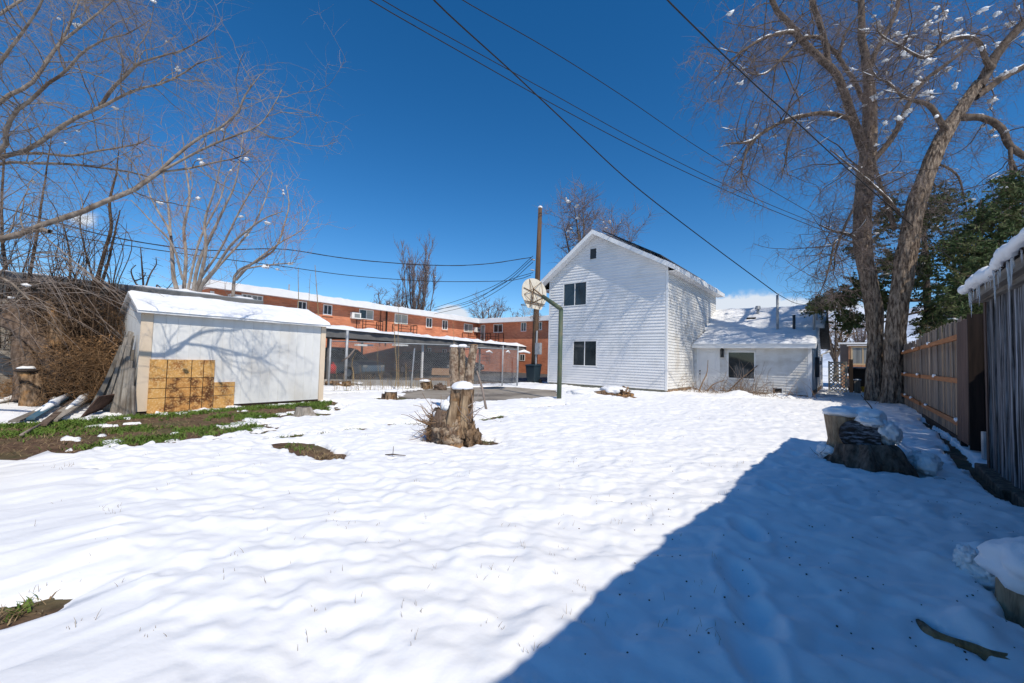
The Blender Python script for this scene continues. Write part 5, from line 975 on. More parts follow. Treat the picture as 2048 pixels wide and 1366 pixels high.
#==TREES==
def resample(P, R, K): 
    P = catmull(P, K); return P, np.interp(np.linspace(0, 1, K), np.linspace(0, 1, len(R)), R)
class Tree:
    def __init__(s, seed): s.g = np.random.default_rng(seed); s.src = []      # (P(K,3), R(K))
    def limb(s, pts, depth, ddepth=0., K=26, rf=1.0):
        """pts: (px,py,radius_px); depth at start, ddepth added by the end; becomes real 3D points."""
        n = len(pts); D = [depth + ddepth * (i / max(1, n - 1)) for i in range(n)]
        P = [PD(p[0], p[1], d) for p, d in zip(pts, D)]; R = [p[2] * d / F * rf / (1 + ((p[0] - 1024) ** 2 + (p[1] - 683) ** 2) / F ** 2) ** .4 for p, d in zip(pts, D)]
        P, R = resample(P, R, K); wob = np.cumsum(s.g.normal(size=(K, 3)), 0); wob -= np.linspace(0, 1, K)[:, None] * wob[-1]; P = P + wob * np.mean(R) * .12
        s.src.append((P, R)); return P, R
    def wlimb(s, pts, radii, K=26):
        P, R = resample(np.array(pts, float), radii, K); s.src.append((P, R)); return P, R
    def mesh(s, sides=10, lst=None):
        l = lst or s.src; return tube_arrays(np.array([p for p, r in l]), np.array([r for p, r in l]), sides)
def children(g, P, R, n, lo, hi, tmin, spread, up, K, rk, curl, droop, rmin=.0025, lenpow=1., out=.0):
    """n children from polylines P (M,K0,3); returns arrays."""
    Mn, K0, _ = P.shape; L = np.linalg.norm(np.diff(P, axis=1), axis=2).sum(1) ** lenpow; idx = g.choice(Mn, n, p=L / L.sum())
    t = tmin + (1 - tmin) * g.random(n) ** .85; f = t * (K0 - 1); i = np.minimum(f.astype(int), K0 - 2); w = (f - i)[:, None]
    o = P[idx, i] * (1 - w) + P[idx, i + 1] * w; T = P[idx, i + 1] - P[idx, i]; T /= np.maximum(np.linalg.norm(T, axis=1, keepdims=True), 1e-9)
    r0 = R[idx, i] * (1 - w[:, 0]) + R[idx, i + 1] * w[:, 0]
    rnd = g.normal(size=(n, 3)); rnd -= T * (rnd * T).sum(1, keepdims=True); rnd /= np.linalg.norm(rnd, axis=1, keepdims=True)
    d = T * (1 - spread) + rnd * spread * 1.4; d[:, 2] += up; d /= np.linalg.norm(d, axis=1, keepdims=True)
    ln = lo + (hi - lo) * g.random(n) ** 1.3; pts = [o]; cur = d
    for k in range(K - 1):
        cur = cur + g.normal(size=(n, 3)) * curl; cur[:, 2] += droop; cur /= np.linalg.norm(cur, axis=1, keepdims=True); pts.append(pts[-1] + cur * (ln / (K - 1))[:, None])
    Q = np.stack(pts, 1); rr = np.maximum(np.minimum(r0 * .6, rk * ln), rmin); return Q, rr[:, None] * np.linspace(1, .35, K)[None]
def stackp(l): return np.array([p for p, r in l]), np.array([r for p, r in l])
def clumps(g, P, R, n, size, seed, mb=None, flatten=.6):
    mb = mb or MB(); 
    for k in range(n):
        i = g.integers(len(P)); j = g.integers(1, P.shape[1] - 1); s = size * g.uniform(.4, 1.3); d = _n(P[i, j] - P[i, j - 1] + 1e-6)
        for q in range(g.integers(1, 4)): c = P[i, j] + d * g.uniform(-1.2, 1.2) * s + UZ * s * .3; mb.blob(c, (s * g.uniform(.4, 1.6), s * g.uniform(.4, 1.6), s * flatten * g.uniform(.6, 1.4)), .7, 3, 9, 7, int(seed + k))
    return mb
# ---- big bare tree, right
T = Tree(3); g = T.g; D0_ = 15.0
bt_ = thing('bare_tree', 'huge bare tree with two thick furrowed trunks beside the wooden fence, drooping twigs', 'tree', G(1785, 806))
def bark_tube(pts, depth, dd, n, rings, ridg, fr, seed, root=0.):
    m = len(pts); D = [depth + dd * i / (m - 1) for i in range(m)]; P = [PD(p[0], p[1], d) for p, d in zip(pts, D)]; R = [p[2] * d / F / (1 + (p[0] - 1024) ** 2 / F ** 2) ** .5 for p, d in zip(pts, D)]
    return trunk_mesh(P, np.interp(np.linspace(0, 1, 60), np.linspace(0, 1, m), R), n, rings, ridg, fr, seed, root=root)
tl = [(1752, 808, 24), (1750, 770, 18), (1749, 733, 16.5), (1750, 638, 18), (1738, 566, 18), (1725, 495, 19.5), (1726, 400, 18.5), (1736, 311, 18), (1739, 256, 16), (1740, 205, 14), (1736, 146, 10)]
tr = [(1789, 815, 33), (1789, 785, 25), (1789, 733, 22), (1791, 662, 22), (1801, 590, 22), (1815, 500, 23), (1829, 420, 21.5), (1844, 375, 21), (1866, 315, 19), (1892, 263, 18), (1921, 220, 15), (1958, 165, 13)]
tmb = MB(); vs, fs, _ = bark_tube(tl, 15.6, .6, 64, 220, .11, 11, 91, .5); o = obj('trunk', MB().add(vs, fs), MT['bark_big'], bt_, True)
vs, fs, _ = bark_tube(tr, 14.9, -.4, 72, 240, .11, 11, 95, .6); o = obj('trunk', MB().add(vs, fs), MT['bark_big'], bt_, True)
L_ = T.limb
L_([(1736, 160, 11), (1728, 110, 9), (1720, 73, 7.5), (1718, 0, 6), (1716, -120, 4.5), (1722, -260, 2)], 16.2, .6)
L_([(1958, 175, 13.5), (1994, 110, 12.5), (2031, 66, 11), (2080, 10, 9), (2130, -80, 6), (2170, -200, 3)], 14.5, -.6)
L_([(1738, 318, 12), (1716, 268, 11), (1690, 198, 10), (1665, 146, 9), (1632, 117, 8.5), (1602, 88, 8), (1577, 55, 7), (1548, 22, 6), (1530, -20, 5), (1495, -90, 3.5), (1470, -200, 1.5)], 16.2, -2.2)
L_([(1662, 140, 7), (1657, 132, 7), (1650, 84, 7), (1635, 40, 6), (1621, 0, 5.5), (1605, -70, 4), (1600, -180, 2)], 15.6, -.6)
L_([(1715, 250, 6.5), (1701, 238, 6), (1672, 229, 5.5), (1635, 229, 5), (1599, 234, 4.5), (1555, 249, 4), (1518, 271, 3.5), (1496, 285, 2.5), (1452, 287, 1.3)], 16.0, -2.0)
L_([(1518, 271, 3), (1496, 296, 2.8), (1485, 329, 2.2), (1482, 366, 1)], 14.4, -.2)
L_([(1599, 234, 2.5), (1592, 249, 2.4), (1577, 278, 2), (1573, 315, 1.5), (1562, 359, .8)], 15, -.4)
L_([(1596, 75, 5), (1588, 66, 4.5), (1555, 68, 4), (1518, 82, 3.2), (1467, 117, 1.5), (1430, 160, .8)], 14.6, -1.4)
L_([(1648, 80, 5), (1635, 74, 4.4), (1603, 77, 4), (1570, 110, 3.2), (1533, 145, 2.5), (1504, 148, 1.5), (1480, 135, .8)], 15.5, -2.2)
L_([(1748, 320, 7), (1756, 311, 7), (1789, 267, 6.5), (1815, 212, 6), (1844, 165, 5), (1899, 124, 4), (1925, 102, 3), (1960, 60, 1.5)], 16.1, 1.5)
L_([(1895, 262, 8), (1880, 240, 7.5), (1862, 212, 6), (1807, 194, 4.3), (1775, 165, 3.2), (1753, 154, 2), (1735, 120, 1)], 14.5, -2.0)
L_([(1915, 236, 10), (1936, 234, 9), (1972, 236, 9), (2005, 256, 9), (2023, 289, 8.5), (2048, 309, 8), (2090, 330, 6), (2140, 380, 3)], 14.5, -.8)
L_([(1950, 195, 10), (1969, 183, 9), (2009, 154, 8), (2048, 135, 7), (2120, 90, 5), (2200, 60, 2)], 14.5, .6)
L_([(1985, 135, 8), (1972, 124, 7), (1950, 80, 5), (1906, 79, 4.4), (1877, 95, 4.2), (1848, 117, 4), (1797, 91, 3.2), (1767, 73, 2), (1745, 50, 1)], 14.3, -1.6)
L_([(1738, 215, 9), (1723, 190, 5.5), (1705, 157, 5), (1679, 117, 5), (1655, 88, 4)], 16.2, -.3)
L_([(1736, 150, 7), (1750, 110, 6), (1765, 80, 5.5), (1789, 33, 5), (1802, -30, 4), (1830, -120, 2)], 16.3, .8)
L_([(2020, 296, 5), (2023, 340, 4), (2020, 380, 2.5), (2030, 440, 1)], 14.0, -.3); L_([(2023, 320, 4), (2042, 366, 3.4), (2060, 420, 2)], 14.0, -.3)
L_([(1790, 460, 6), (1770, 400, 5), (1752, 345, 4), (1742, 300, 3)], 15.2, .3)
L_([(1716, 480, 3.5), (1700, 470, 3), (1668, 462, 2.2), (1640, 450, 1.2)], 15.9, -.8); L_([(1800, 430, 4), (1775, 400, 3.4), (1745, 370, 3), (1700, 330, 2), (1660, 300, 1.2)], 15, -1.2)
L_([(1850, 340, 4), (1880, 330, 3), (1915, 350, 2.4), (1930, 400, 1.4), (1935, 440, .8)], 14.7, -.6)
L_([(1672, 480, 2.8), (1665, 500, 2.4), (1655, 545, 1.6), (1640, 590, .8)], 15.2, -.3); L_([(1706, 420, 3), (1690, 455, 2.8), (1672, 500, 2.2), (1668, 540, 1.2)], 15.8, -.6)
obj('limb', T.mesh(12), MT['bark_limb'], bt_, True, label='dark arching limbs above the two trunks')
P0, R0 = stackp(T.src)
P1a, R1a = children(g, P0, R0, 700, .5, 2.1, .12, .75, .10, 12, .011, .20, -.05, .008, .8)
P1b, R1b = children(g, P0[:, 10:], R0[:, 10:], 70, 1.6, 4.0, .2, .6, .5, 12, .012, .13, .02, .012, .8)
P2, R2 = children(g, np.concatenate([P1a, P1b]), np.concatenate([R1a, R1b]), 4200, .25, 1.15, .15, .8, -.05, 8, .008, .24, -.10, .0065, .9)
P3, R3 = children(g, P2, R2, 21000, .15, .8, .1, .75, -.10, 5, .006, .22, -.20, .0042, .9)
Pt, Rt = children(g, P0, R0, 3000, .2, .8, .05, .9, .0, 6, .006, .3, -.12, .005, .9)
obj('branches', tube_arrays(np.concatenate([P1a, P1b]), np.concatenate([R1a, R1b]), 5), MT['bark_limb'], bt_, True)
def join(*l):
    V, Fc, b = [], [], 0
    for v, f in l: V.append(v); Fc.append(f + b); b += len(v)
    return np.concatenate(V), np.concatenate(Fc)
obj('crown', join(tube_arrays(P2, R2, 4), tube_arrays(P3, R3, 3), tube_arrays(Pt, Rt, 3)), MT['twig_big'], bt_, True, 'stuff')
# suckers along the trunks
Ptr, Rtr = stackp([resample([PD(p[0], p[1], 15.6) for p in tl[4:]], [.25] * 7, 26), resample([PD(p[0], p[1], 14.7) for p in tr[4:]], [.35] * 8, 26)])
Ps, Rs = children(g, Ptr, Rtr, 900, .4, 1.5, .1, .95, .0, 8, .005, .25, -.12, .005); Ps2, Rs2 = children(g, Ps, Rs, 2600, .15, .6, .1, .8, .0, 5, .005, .25, -.10, .0038)
obj('suckers', join(tube_arrays(Ps, Rs, 4), tube_arrays(Ps2, Rs2, 3)), MT['twig_big'], bt_, True, 'stuff')
snb = clumps(g, P2, R2, 60, .045, 5); hi = [i for i in range(len(P1a)) if pdir(2048, 60).dot(_n(P1a[i, 0] - EYE)) > math.cos(math.radians(9))]
if hi: snb = clumps(g, P1a[hi], R1a[hi], 190, .075, 400, snb)
obj('snow_clump', snb, MT['snow'], bt_, True, 'stuff')
def snow_strips(g, P, R, n, rmax, mb=None):
    mb = mb or MB(); c = 0; tries = 0
    while c < n and tries < n * 30:
        tries += 1; i = g.integers(len(P)); K_ = P.shape[1]; j0 = g.integers(1, K_ - 4); j1 = min(K_ - 1, j0 + g.integers(3, 7)); seg = P[i, j0:j1]; d = seg[-1] - seg[0]
        if abs(d[2]) > .55 * np.linalg.norm(d): continue
        r = R[i, j0:j1]; m = len(seg); w = np.sin(np.linspace(.15, 3.0, m)) * np.minimum(r * .9 + .006, rmax) * g.uniform(.6, 1.1)
        mb.tube((seg + UZ * (r * .75)[:, None]).tolist(), w.tolist(), 7); c += 1
    return mb
obj('snow_strip', snow_strips(g, P1a, R1a, 260, .035, snow_strips(g, P0, R0, 110, .055)), MT['snow'], bt_, True, 'stuff')
# ---- big tree at the left edge
T = Tree(11); g = T.g
base = G(-330, 1010); lt_ = thing('bare_tree', 'pale-twigged bare tree reaching in over the yard from the left edge', 'tree', base)
fk = PD(-230, 420, 7.4)
vs, fs, _ = trunk_mesh([base - UZ * .1, base + UZ * .8, (base + fk) / 2 + UZ * .3, fk, fk + [0.3, .3, 1.6], fk + [.5, .5, 3.2]], [.42, .33, .30, .27, .18, .10], 48, 90, .12, 8, 101, root=.5)
obj('trunk', MB().add(vs, fs), MT['bark_dark'], lt_, True)
L_ = T.limb
def fl(*pts): return [(-230, 400 + .12 * (pts[0][1] - 300), pts[0][2] * 1.5), (-110, (420 + pts[0][1]) / 2, pts[0][2] * 1.2)] + list(pts)
L_(fl((0, 200, 7), (55, 168, 6.2), (88, 128, 5.6), (121, 84, 4.6), (165, 51, 3.6), (205, 18, 2.8), (240, -15, 2), (270, -60, 1)), 7.6, .8)
L_([(88, 128, 4), (121, 84, 3.5), (143, 40, 2.8), (160, -5, 2), (170, -60, 1)], 8, .2)
L_(fl((0, 300, 9), (11, 256, 7.5), (29, 223, 6.8), (59, 200, 6), (95, 165, 5), (128, 143, 4.2), (165, 103, 3.5), (205, 80, 2.6), (256, 66, 1.6), (300, 40, .8)), 7.6, -.8)
L_(fl((0, 315, 8.5), (37, 307, 7), (73, 289, 6), (139, 243, 5.6), (205, 212, 5), (264, 181, 3.8), (318, 168, 3), (366, 146, 2.3), (403, 124, 1.8), (447, 113, .9)), 7.6, .4)
L_([(200, 214, 4.5), (227, 176, 4.2), (249, 154, 3.4), (278, 128, 2.8), (330, 110, 2.1), (366, 99, 1.6), (414, 73, .8)], 7.9, -.6)
L_([(-230, 480, 15), (-110, 488, 13), (7, 476, 10.5), (51, 465, 9), (84, 454, 7.8), (146, 432, 7), (205, 406, 6.5), (256, 384, 6), (293, 362, 5.6), (318, 344, 5)], 5.75, .82)
L_([(318, 344, 4), (348, 315, 3.8), (395, 278, 3.4), (439, 256, 2.9), (476, 223, 2.3), (490, 190, 1.7), (520, 150, .8)], 6.57, .5)
L_([(318, 344, 3.4), (366, 318, 2.9), (420, 290, 2.6), (476, 267, 2.3), (512, 253, 1.8), (538, 227, 1.4), (564, 179, .8)], 6.57, .3)
L_([(318, 344, 2.8), (366, 338, 2.4), (439, 322, 2), (476, 315, 1.3), (500, 300, .8)], 6.57, .5)
L_(fl((0, 328, 5), (64, 327, 4), (128, 328, 3.4), (205, 337, 3), (256, 344, 2.5), (300, 355, 1.8)), 7.8, .6)
L_([(30, 308, 3.6), (80, 305, 3.3), (139, 311, 3), (205, 300, 2.4), (271, 289, 1.9), (300, 274, 1)], 8.2, .8)
L_([(40, 467, 7), (70, 462, 6.5), (100, 463, 6)], 6.15, -.1); L_([(-60, 60, 5), (10, 20, 4), (80, -30, 3)], 7.6, .4); L_([(-100, 560, 7), (0, 555, 4), (60, 600, 2)], 6.8, .2)
L_([(-200, 250, 10), (-120, 80, 8), (-60, -60, 6), (0, -200, 3)], 7.6, .5); L_([(-150, 320, 9), (-60, 200, 6), (10, 110, 5), (70, 30, 3.6), (110, -60, 2)], 7.4, -1.2)
obj('limb', T.mesh(12), MT['bark_left'], lt_, True, label='smooth pale limbs sweeping in from the left')
P0, R0 = stackp(T.src)
P1, R1 = children(g, P0, R0, 420, .3, 1.5, .22, .62, .18, 12, .008, .15, .01, .005, .9)
P2, R2 = children(g, P1, R1, 2100, .2, .8, .12, .6, .1, 8, .006, .2, -.0, .0028, .9)
P3, R3 = children(g, P2, R2, 6500, .12, .5, .1, .6, .05, 5, .005, .2, -.02, .0015, .9)
Pt, Rt = children(g, P0, R0, 800, .15, .7, .2, .8, .1, 6, .005, .25, 0, .0022, .9)
obj('branches', tube_arrays(P1, R1, 5), MT['bark_left'], lt_, True); obj('crown', join(tube_arrays(P2, R2, 4), tube_arrays(P3, R3, 3), tube_arrays(Pt, Rt, 3)), MT['twig_left'], lt_, True, 'stuff')
obj('snow_clump', clumps(g, P1, R1, 24, .035, 700), MT['snow'], lt_, True, 'stuff')
# ---- multi-stem pale tree behind the shed
T = Tree(17); g = T.g; L_ = T.limb; ms = thing('pale_multistem_tree', 'many-stemmed pale tree with reddish twig tips rising behind the white garden shed', 'tree', G(384, 765))
dm = 13.5
for pts, dd in (([(378, 765, 6), (372, 660, 6), (357, 592, 5.5), (346, 546, 5), (342, 473, 4.4), (330, 444, 3), (305, 400, 2), (290, 350, 1)], .3), ([(342, 473, 3), (338, 422, 2.4), (330, 370, 1.8), (322, 300, .9)], 1), ([(380, 765, 5), (374, 650, 5), (367, 583, 4.4), (370, 510, 4), (366, 455, 3.5), (378, 400, 2.6), (372, 340, 1.8), (365, 270, .9)], 1.2),
                ([(384, 765, 5), (382, 640, 5), (388, 570, 4.6), (399, 521, 4), (421, 473, 3.8), (447, 418, 3), (470, 370, 2.2), (482, 310, 1.2), (486, 260, .7)], .2), ([(386, 765, 6), (388, 660, 6), (395, 590, 5.4), (406, 546, 5), (415, 490, 4), (410, 440, 3.2), (428, 385, 2.2), (442, 320, 1.2), (450, 270, .7)], -.8),
                ([(388, 765, 5), (390, 650, 5), (400, 575, 4.6), (425, 539, 4), (458, 491, 3.2), (487, 466, 2.6), (527, 437, 2), (567, 422, 1)], -1.2), ([(420, 765, 5), (450, 660, 5), (465, 590, 4.4), (472, 546, 4), (512, 524, 3), (549, 499, 2.5), (567, 455, 2), (578, 410, 1.5), (572, 370, .8)], .5),
                ([(472, 560, 3), (500, 530, 2.4), (560, 485, 1.8), (600, 462, 1.2), (617, 440, .7)], .5), ([(399, 560, 3), (440, 500, 2.4), (480, 420, 2), (510, 370, 1.5), (540, 330, .8)], -.6), ([(366, 560, 3), (345, 490, 2.4), (300, 440, 2), (262, 400, 1)], -.8),
                ([(376, 580, 3), (400, 480, 2.6), (440, 400, 2), (455, 350, 1.2), (500, 300, .7)], 1.4), ([(380, 600, 3), (440, 530, 2.5), (500, 460, 2), (530, 400, 1.4), (545, 345, .8)], 1.2), ([(472, 560, 2.4), (490, 540, 2), (540, 530, 1.6), (590, 525, .8)], -.5)):
    L_(pts, dm, dd)
obj('trunk', T.mesh(10), MT['bark_pale'], ms, True)
P0, R0 = stackp(T.src); P1, R1 = children(g, P0, R0, 230, .4, 1.5, .35, .5, .30, 10, .007, .12, .05, .007, .9); P2, R2 = children(g, P1, R1, 800, .25, .9, .15, .5, .2, 7, .006, .15, .04, .005, .9); P3, R3 = children(g, P2, R2, 900, .15, .5, .15, .5, .1, 5, .006, .2, .02, .0035, .9)
obj('branches', tube_arrays(P1, R1, 5), MT['bark_pale'], ms, True); obj('crown', join(tube_arrays(P2, R2, 4), tube_arrays(P3, R3, 3)), MT['twig_red'], ms, True, 'stuff'); obj('snow_clump', clumps(g, P1, R1, 14, .05, 750), MT['snow'], ms, True, 'stuff')
# ---- left thicket: dark stems, dead vines, leaning trunk with cut end
T = Tree(23); g = T.g; L_ = T.limb; tk = thing('overgrown_stump', 'hulking leaning dark stump smothered in brown dead vines and suckers left of the lumber pile', 'stump', G(150, 800))
Dt = 9.3
def lump(pts, d, dd, ridg, seed, m, n=40, rings=50, nm='trunk'):
    vs, fs, _ = bark_tube(pts, d, dd, n, rings, ridg, 7, seed); return obj(nm, MB().add(vs, fs), m, tk, True)
lump([(62, 800, 30), (58, 745, 26), (60, 700, 34), (52, 650, 30), (35, 610, 26)], Dt - .6, .3, .25, 111, MT['log_dark'])
lump([(160, 810, 58), (165, 740, 46), (150, 660, 44), (110, 610, 40), (60, 585, 30), (20, 575, 20)], Dt + .4, .6, .25, 112, MT['bark_dark'], 56)
lump([(130, 770, 28), (110, 715, 30), (50, 660, 27), (0, 640, 22), (-60, 630, 18)], Dt - .3, -.5, .22, 113, MT['log_dark'])
lump([(118, 690, 20), (112, 640, 14), (100, 612, 11), (96, 606, 10)], Dt - .5, 0, .2, 115, MT['log_bark'])
lump([(66, 812, 28), (64, 780, 24), (54, 742, 20)], Dt - .9, 0, .2, 116, MT['log_bark'], nm='cut_log'); 
q = PD(53, 741, Dt - .92); obj('cut_face', MB().blob(q, (.19, .17, .05), .1), MT['cut_dark'], tk, True); obj('snow_cap', MB().blob(q + UZ * .05, (.15, .14, .04), .2), MT['snow'], tk, True)
for pts, dd in (([(150, 620, 7), (183, 594, 6), (198, 539, 4.5), (212, 490, 4), (220, 455, 3.6), (218, 405, 3), (230, 350, 2), (238, 300, 1)], .4), ([(170, 640, 6), (195, 590, 4), (215, 530, 3), (225, 480, 2.4), (240, 420, 1.2)], .2), ([(50, 640, 5), (60, 555, 4), (75, 470, 3.4), (85, 400, 2.6), (95, 330, 1.8), (105, 260, 1)], .2), ([(20, 600, 5), (8, 500, 4), (5, 400, 3), (10, 300, 2)], 1.),
                ([(130, 640, 4), (140, 540, 3), (135, 480, 2.2), (120, 430, 1)], .3), ([(185, 690, 4), (192, 650, 3.6), (190, 625, 3), (175, 600, 2)], -.5), ([(200, 600, 3), (170, 500, 2.2), (160, 430, 1.6), (180, 380, .8)], .6)):
    L_(pts, Dt, dd)
obj('stems', T.mesh(8), MT['bark_dark'], tk, True)
P0, R0 = stackp(T.src)
sk = []
for i in range(70):
    x = g.uniform(-20, 240); sk.append(((x, 640 + g.uniform(-20, 60), 1.5), (x + g.uniform(-14, 18), 570, 1.15), (x + g.uniform(-30, 42), 510 + g.uniform(-30, 30), .85), (x + g.uniform(-50, 70), 450 + g.uniform(-50, 60), .45)))
T2 = Tree(29)
for s in sk: T2.limb(s, Dt + g.uniform(-.5, .9), g.uniform(-.5, .5), 14)
obj('suckers', T2.mesh(5), MT['bark_dark'], tk, True); P0b, R0b = stackp(T2.src)
P1, R1 = children(g, P0, R0, 240, .25, 1., .3, .6, .2, 8, .006, .15, .02, .003); P1b, R1b = children(g, P0b, R0b, 420, .15, .7, .3, .5, .15, 7, .005, .15, .02, .0022)
obj('crown', join(tube_arrays(P1, R1, 4), tube_arrays(P1b, R1b, 3)), MT['twig_brown'], tk, True, 'stuff')
# arching pale canes
T3 = Tree(31)
for i in range(46):
    x, y = g.uniform(-60, 110), g.uniform(500, 620); dx, dy = g.uniform(60, 260), g.uniform(30, 130)
    T3.limb([(x, y, .9), (x + dx * .4, y + dy * .15 - 10, .75), (x + dx * .8, y + dy * .6, .5), (x + dx, y + dy, .3)], Dt - .9 + g.uniform(-.4, .5), g.uniform(-.3, .3), 12)
obj('canes', T3.mesh(4), MT['twig_left'], tk, True, 'stuff')
# vine tangle mass
def tangle(n, box_px, depth, dd, length, r, seed, m, down=-.25, parent=tk, name='vine_tangle'):
    g_ = np.random.default_rng(seed); x = g_.uniform(box_px[0], box_px[2], n); y = g_.uniform(box_px[1], box_px[3], n); o_ = np.array([PD(a, b, depth + g_.uniform(-dd, dd)) for a, b in zip(x, y)]); o_[:, 2] = np.maximum(o_[:, 2], .03)
    d = g_.normal(size=(n, 3)); d[:, 2] += down; d /= np.linalg.norm(d, axis=1, keepdims=True); P = [o_]; L = length * g_.uniform(.3, 1, n)
    for k in range(6): d = d + g_.normal(size=(n, 3)) * .35; d /= np.linalg.norm(d, axis=1, keepdims=True); nx_ = P[-1] + d * (L / 6)[:, None]; nx_[:, 2] = np.maximum(nx_[:, 2], .02); P.append(nx_)
    P = np.stack(P, 1); return obj(name, tube_arrays(P, np.linspace(1, .5, 7)[None] * (r * g_.uniform(.5, 1.3, n))[:, None], 3), m, parent, True, 'stuff')
tangle(1300, (60, 590, 165, 780), Dt, .7, .9, .0055, 1, MT['twig_brown']); tangle(1400, (105, 690, 222, 792), Dt - .2, .7, .8, .0055, 2, MT['vine']); tangle(420, (190, 600, 262, 770), Dt + .5, .6, .9, .005, 3, MT['vine'], 0.3); tangle(900, (0, 760, 240, 800), Dt - .2, .7, .5, .004, 4, MT['leaf_dead'], -.1)
tangle(1800, (0, 580, 250, 700), Dt + .3, .6, .9, .0045, 7, MT['bark_dark'], .2)
def leaves(n, box_px, depth, dd, size, seed, m, parent, name, kind='stuff', clump=None):
    g_ = np.random.default_rng(seed); c = np.array([PD(g_.uniform(box_px[0], box_px[2]), g_.uniform(box_px[1], box_px[3]), depth + g_.uniform(-dd, dd)) for _ in range(n)]); return leafmesh(g_, c, size, m, parent, name, kind)
def leafmesh(g_, c, size, m, parent, name, kind='stuff', elong=1.8):
    n = len(c); a = g_.normal(size=(n, 3)); a /= np.linalg.norm(a, axis=1, keepdims=True); b = g_.normal(size=(n, 3)); b -= a * (a * b).sum(1, keepdims=True); b /= np.linalg.norm(b, axis=1, keepdims=True)
    s = (size * g_.uniform(.5, 1.3, n))[:, None]; v = np.stack([c - a * s * elong, c + b * s * .6, c + a * s * elong, c - b * s * .6], 1).reshape(-1, 3); f = np.arange(4 * n).reshape(n, 4)
    return obj(name, (v, f), m, parent, False, kind)
leaves(2600, (90, 670, 235, 790), Dt - .2, .6, .018, 5, MT['leaf_dead'], tk, 'dead_leaves'); leaves(900, (180, 600, 262, 760), Dt + .4, .5, .018, 6, MT['leaf_dead'], tk, 'dead_leaves')
lr = thing('leafy_brush', 'low heap of dead leaves and twigs on the ground at the far left edge', 'brush', G(10, 790)); tangle(700, (-60, 765, 60, 800), Dt, .5, .5, .004, 14, MT['vine'], .1, lr, 'twigs')
# knobbly bare shrub above garage roof (between thicket and shed)
T = Tree(37); kn = thing('knobbly_shrub', 'small gnarled bare sapling with stubby twigs between the thicket and the white shed', 'shrub', G(285, 770))
for pts in ([(290, 760, 3), (288, 640, 2.8), (288, 590, 2.5), (284, 530, 2.2), (281, 495, 1)], [(288, 590, 2.4), (268, 560, 2), (262, 540, 1.6), (272, 530, 1)], [(288, 585, 2.2), (300, 550, 1.8), (312, 530, 1.4), (312, 515, .8)], [(268, 562, 1.8), (285, 556, 1.4), (292, 545, .8)], [(320, 590, 2), (313, 570, 1.6), (330, 580, 1.2), (345, 565, .8)]): T.limb(pts, 11.5, .2, 14)
obj('stems', T.mesh(7), MT['bark_dark'], kn, True); P0, R0 = stackp(T.src); P1, R1 = children(T.g, P0, R0, 60, .08, .3, .3, .9, .3, 4, .03, .2, 0, .007); obj('twigs', tube_arrays(P1, R1, 4), MT['bark_dark'], kn, True)
# ---- lumber heap leaning on the shed end
lp = thing('lumber_heap', 'heap of weathered grey boards leaning against the left end of the white shed', 'lumber', G(225, 825))
for i in range(24):
    t = (i / 23) ** 1.15; bx_ = 266 - 88 * t + random.uniform(-3, 3); by_ = 830 - 5 * t + random.uniform(-2, 3)
    tx_ = 269 - 14 * t + random.uniform(-5, 3); ty_ = (745 if i < 3 else 700 if i < 8 else 672) + random.uniform(-12, 24)
    a = G(bx_, by_); da = F * H / (by_ - 698.); b = PD(tx_, ty_, min(da + .10 + .1 * random.random(), 8.2)); w = random.choice((.05, .07, .06, .09)); b = a + (b - a) * random.uniform(.72, 1.06)
    obj('board', MB().beam(a, b, w * (.7 if i < 5 else 1), .03 if i > 4 else .06, (1, random.uniform(-.8, .8), .1)), MT['blue_wood'] if i == 1 else MT['wood_grey'], lp)
    if i > 6 and i % 2: c = a + (b - a) * random.uniform(.3, .6); e = a + (b - a) * random.uniform(.7, .9); obj('snow', MB().tube([c + UZ * .02 - (b - a) * .0, (c + e) / 2 + UZ * .03, e + UZ * .02], [.012, .028, .012], 6), MT['snow'], lp, True)
for (x0, y0, x1, y1, w, m, lb) in ((85, 850, 165, 800, .10, 'log_dark', 0), (28, 843, 180, 790, .13, 'wood_grey', 1), (-60, 822, 130, 788, .14, 'wood_grey', 1), (60, 838, 150, 806, .12, 'blue_wood', 1), (-40, 800, 120, 780, .10, 'wood_grey', 1), (100, 842, 215, 790, .18, 'wood_grey', 1)):
    a = G(x0, y0, .05); b = G(x1, y1, .05) ; b[2] = .22 + .2 * random.random(); obj('board', MB().beam(a, b, w, .03, UZ), MT[m], lp)
    if lb: c = (a * .8 + b * .2); e = (a * .15 + b * .85); obj('snow', MB().tube([c + UZ * .02, (c * .6 + e * .4) + UZ * .03, (c + e) / 2 + UZ * .04, e + UZ * .02], [.02, .08, .06, .03], 8), MT['snow'], lp, True)
a, b = G(160, 835), G(190, 800); obj('plywood_sheet', MB().hexa([a, a + [.02, .02, 0], a + [-.3, .35, .1], a + [-.3, .32, .12], a + [.22, .20, .40], a + [.24, .22, .40], a + [-.08, .5, .4], a + [-.10, .48, .42]]), MT['wood_redbrown'], lp)
vs, fs, _ = trunk_mesh([G(236, 824) + UZ * .06, G(205, 812) + UZ * .16, G(186, 803) + UZ * .22], [.07, .10, .06], 24, 24, .3, 6, 131); obj('split_log', MB().add(vs, fs), MT['log_bark'], lp, True)
for (px, py, s) in ((195, 800, .12), (150, 806, .18), (120, 812, .2), (170, 795, .18), (60, 800, .25), (215, 790, .12)): obj('snow', MB().blob(G(px, py) + UZ * .12, (s * 1.3, s, .09), .3, 3, 24, 14, px), MT['snow'], lp, True)
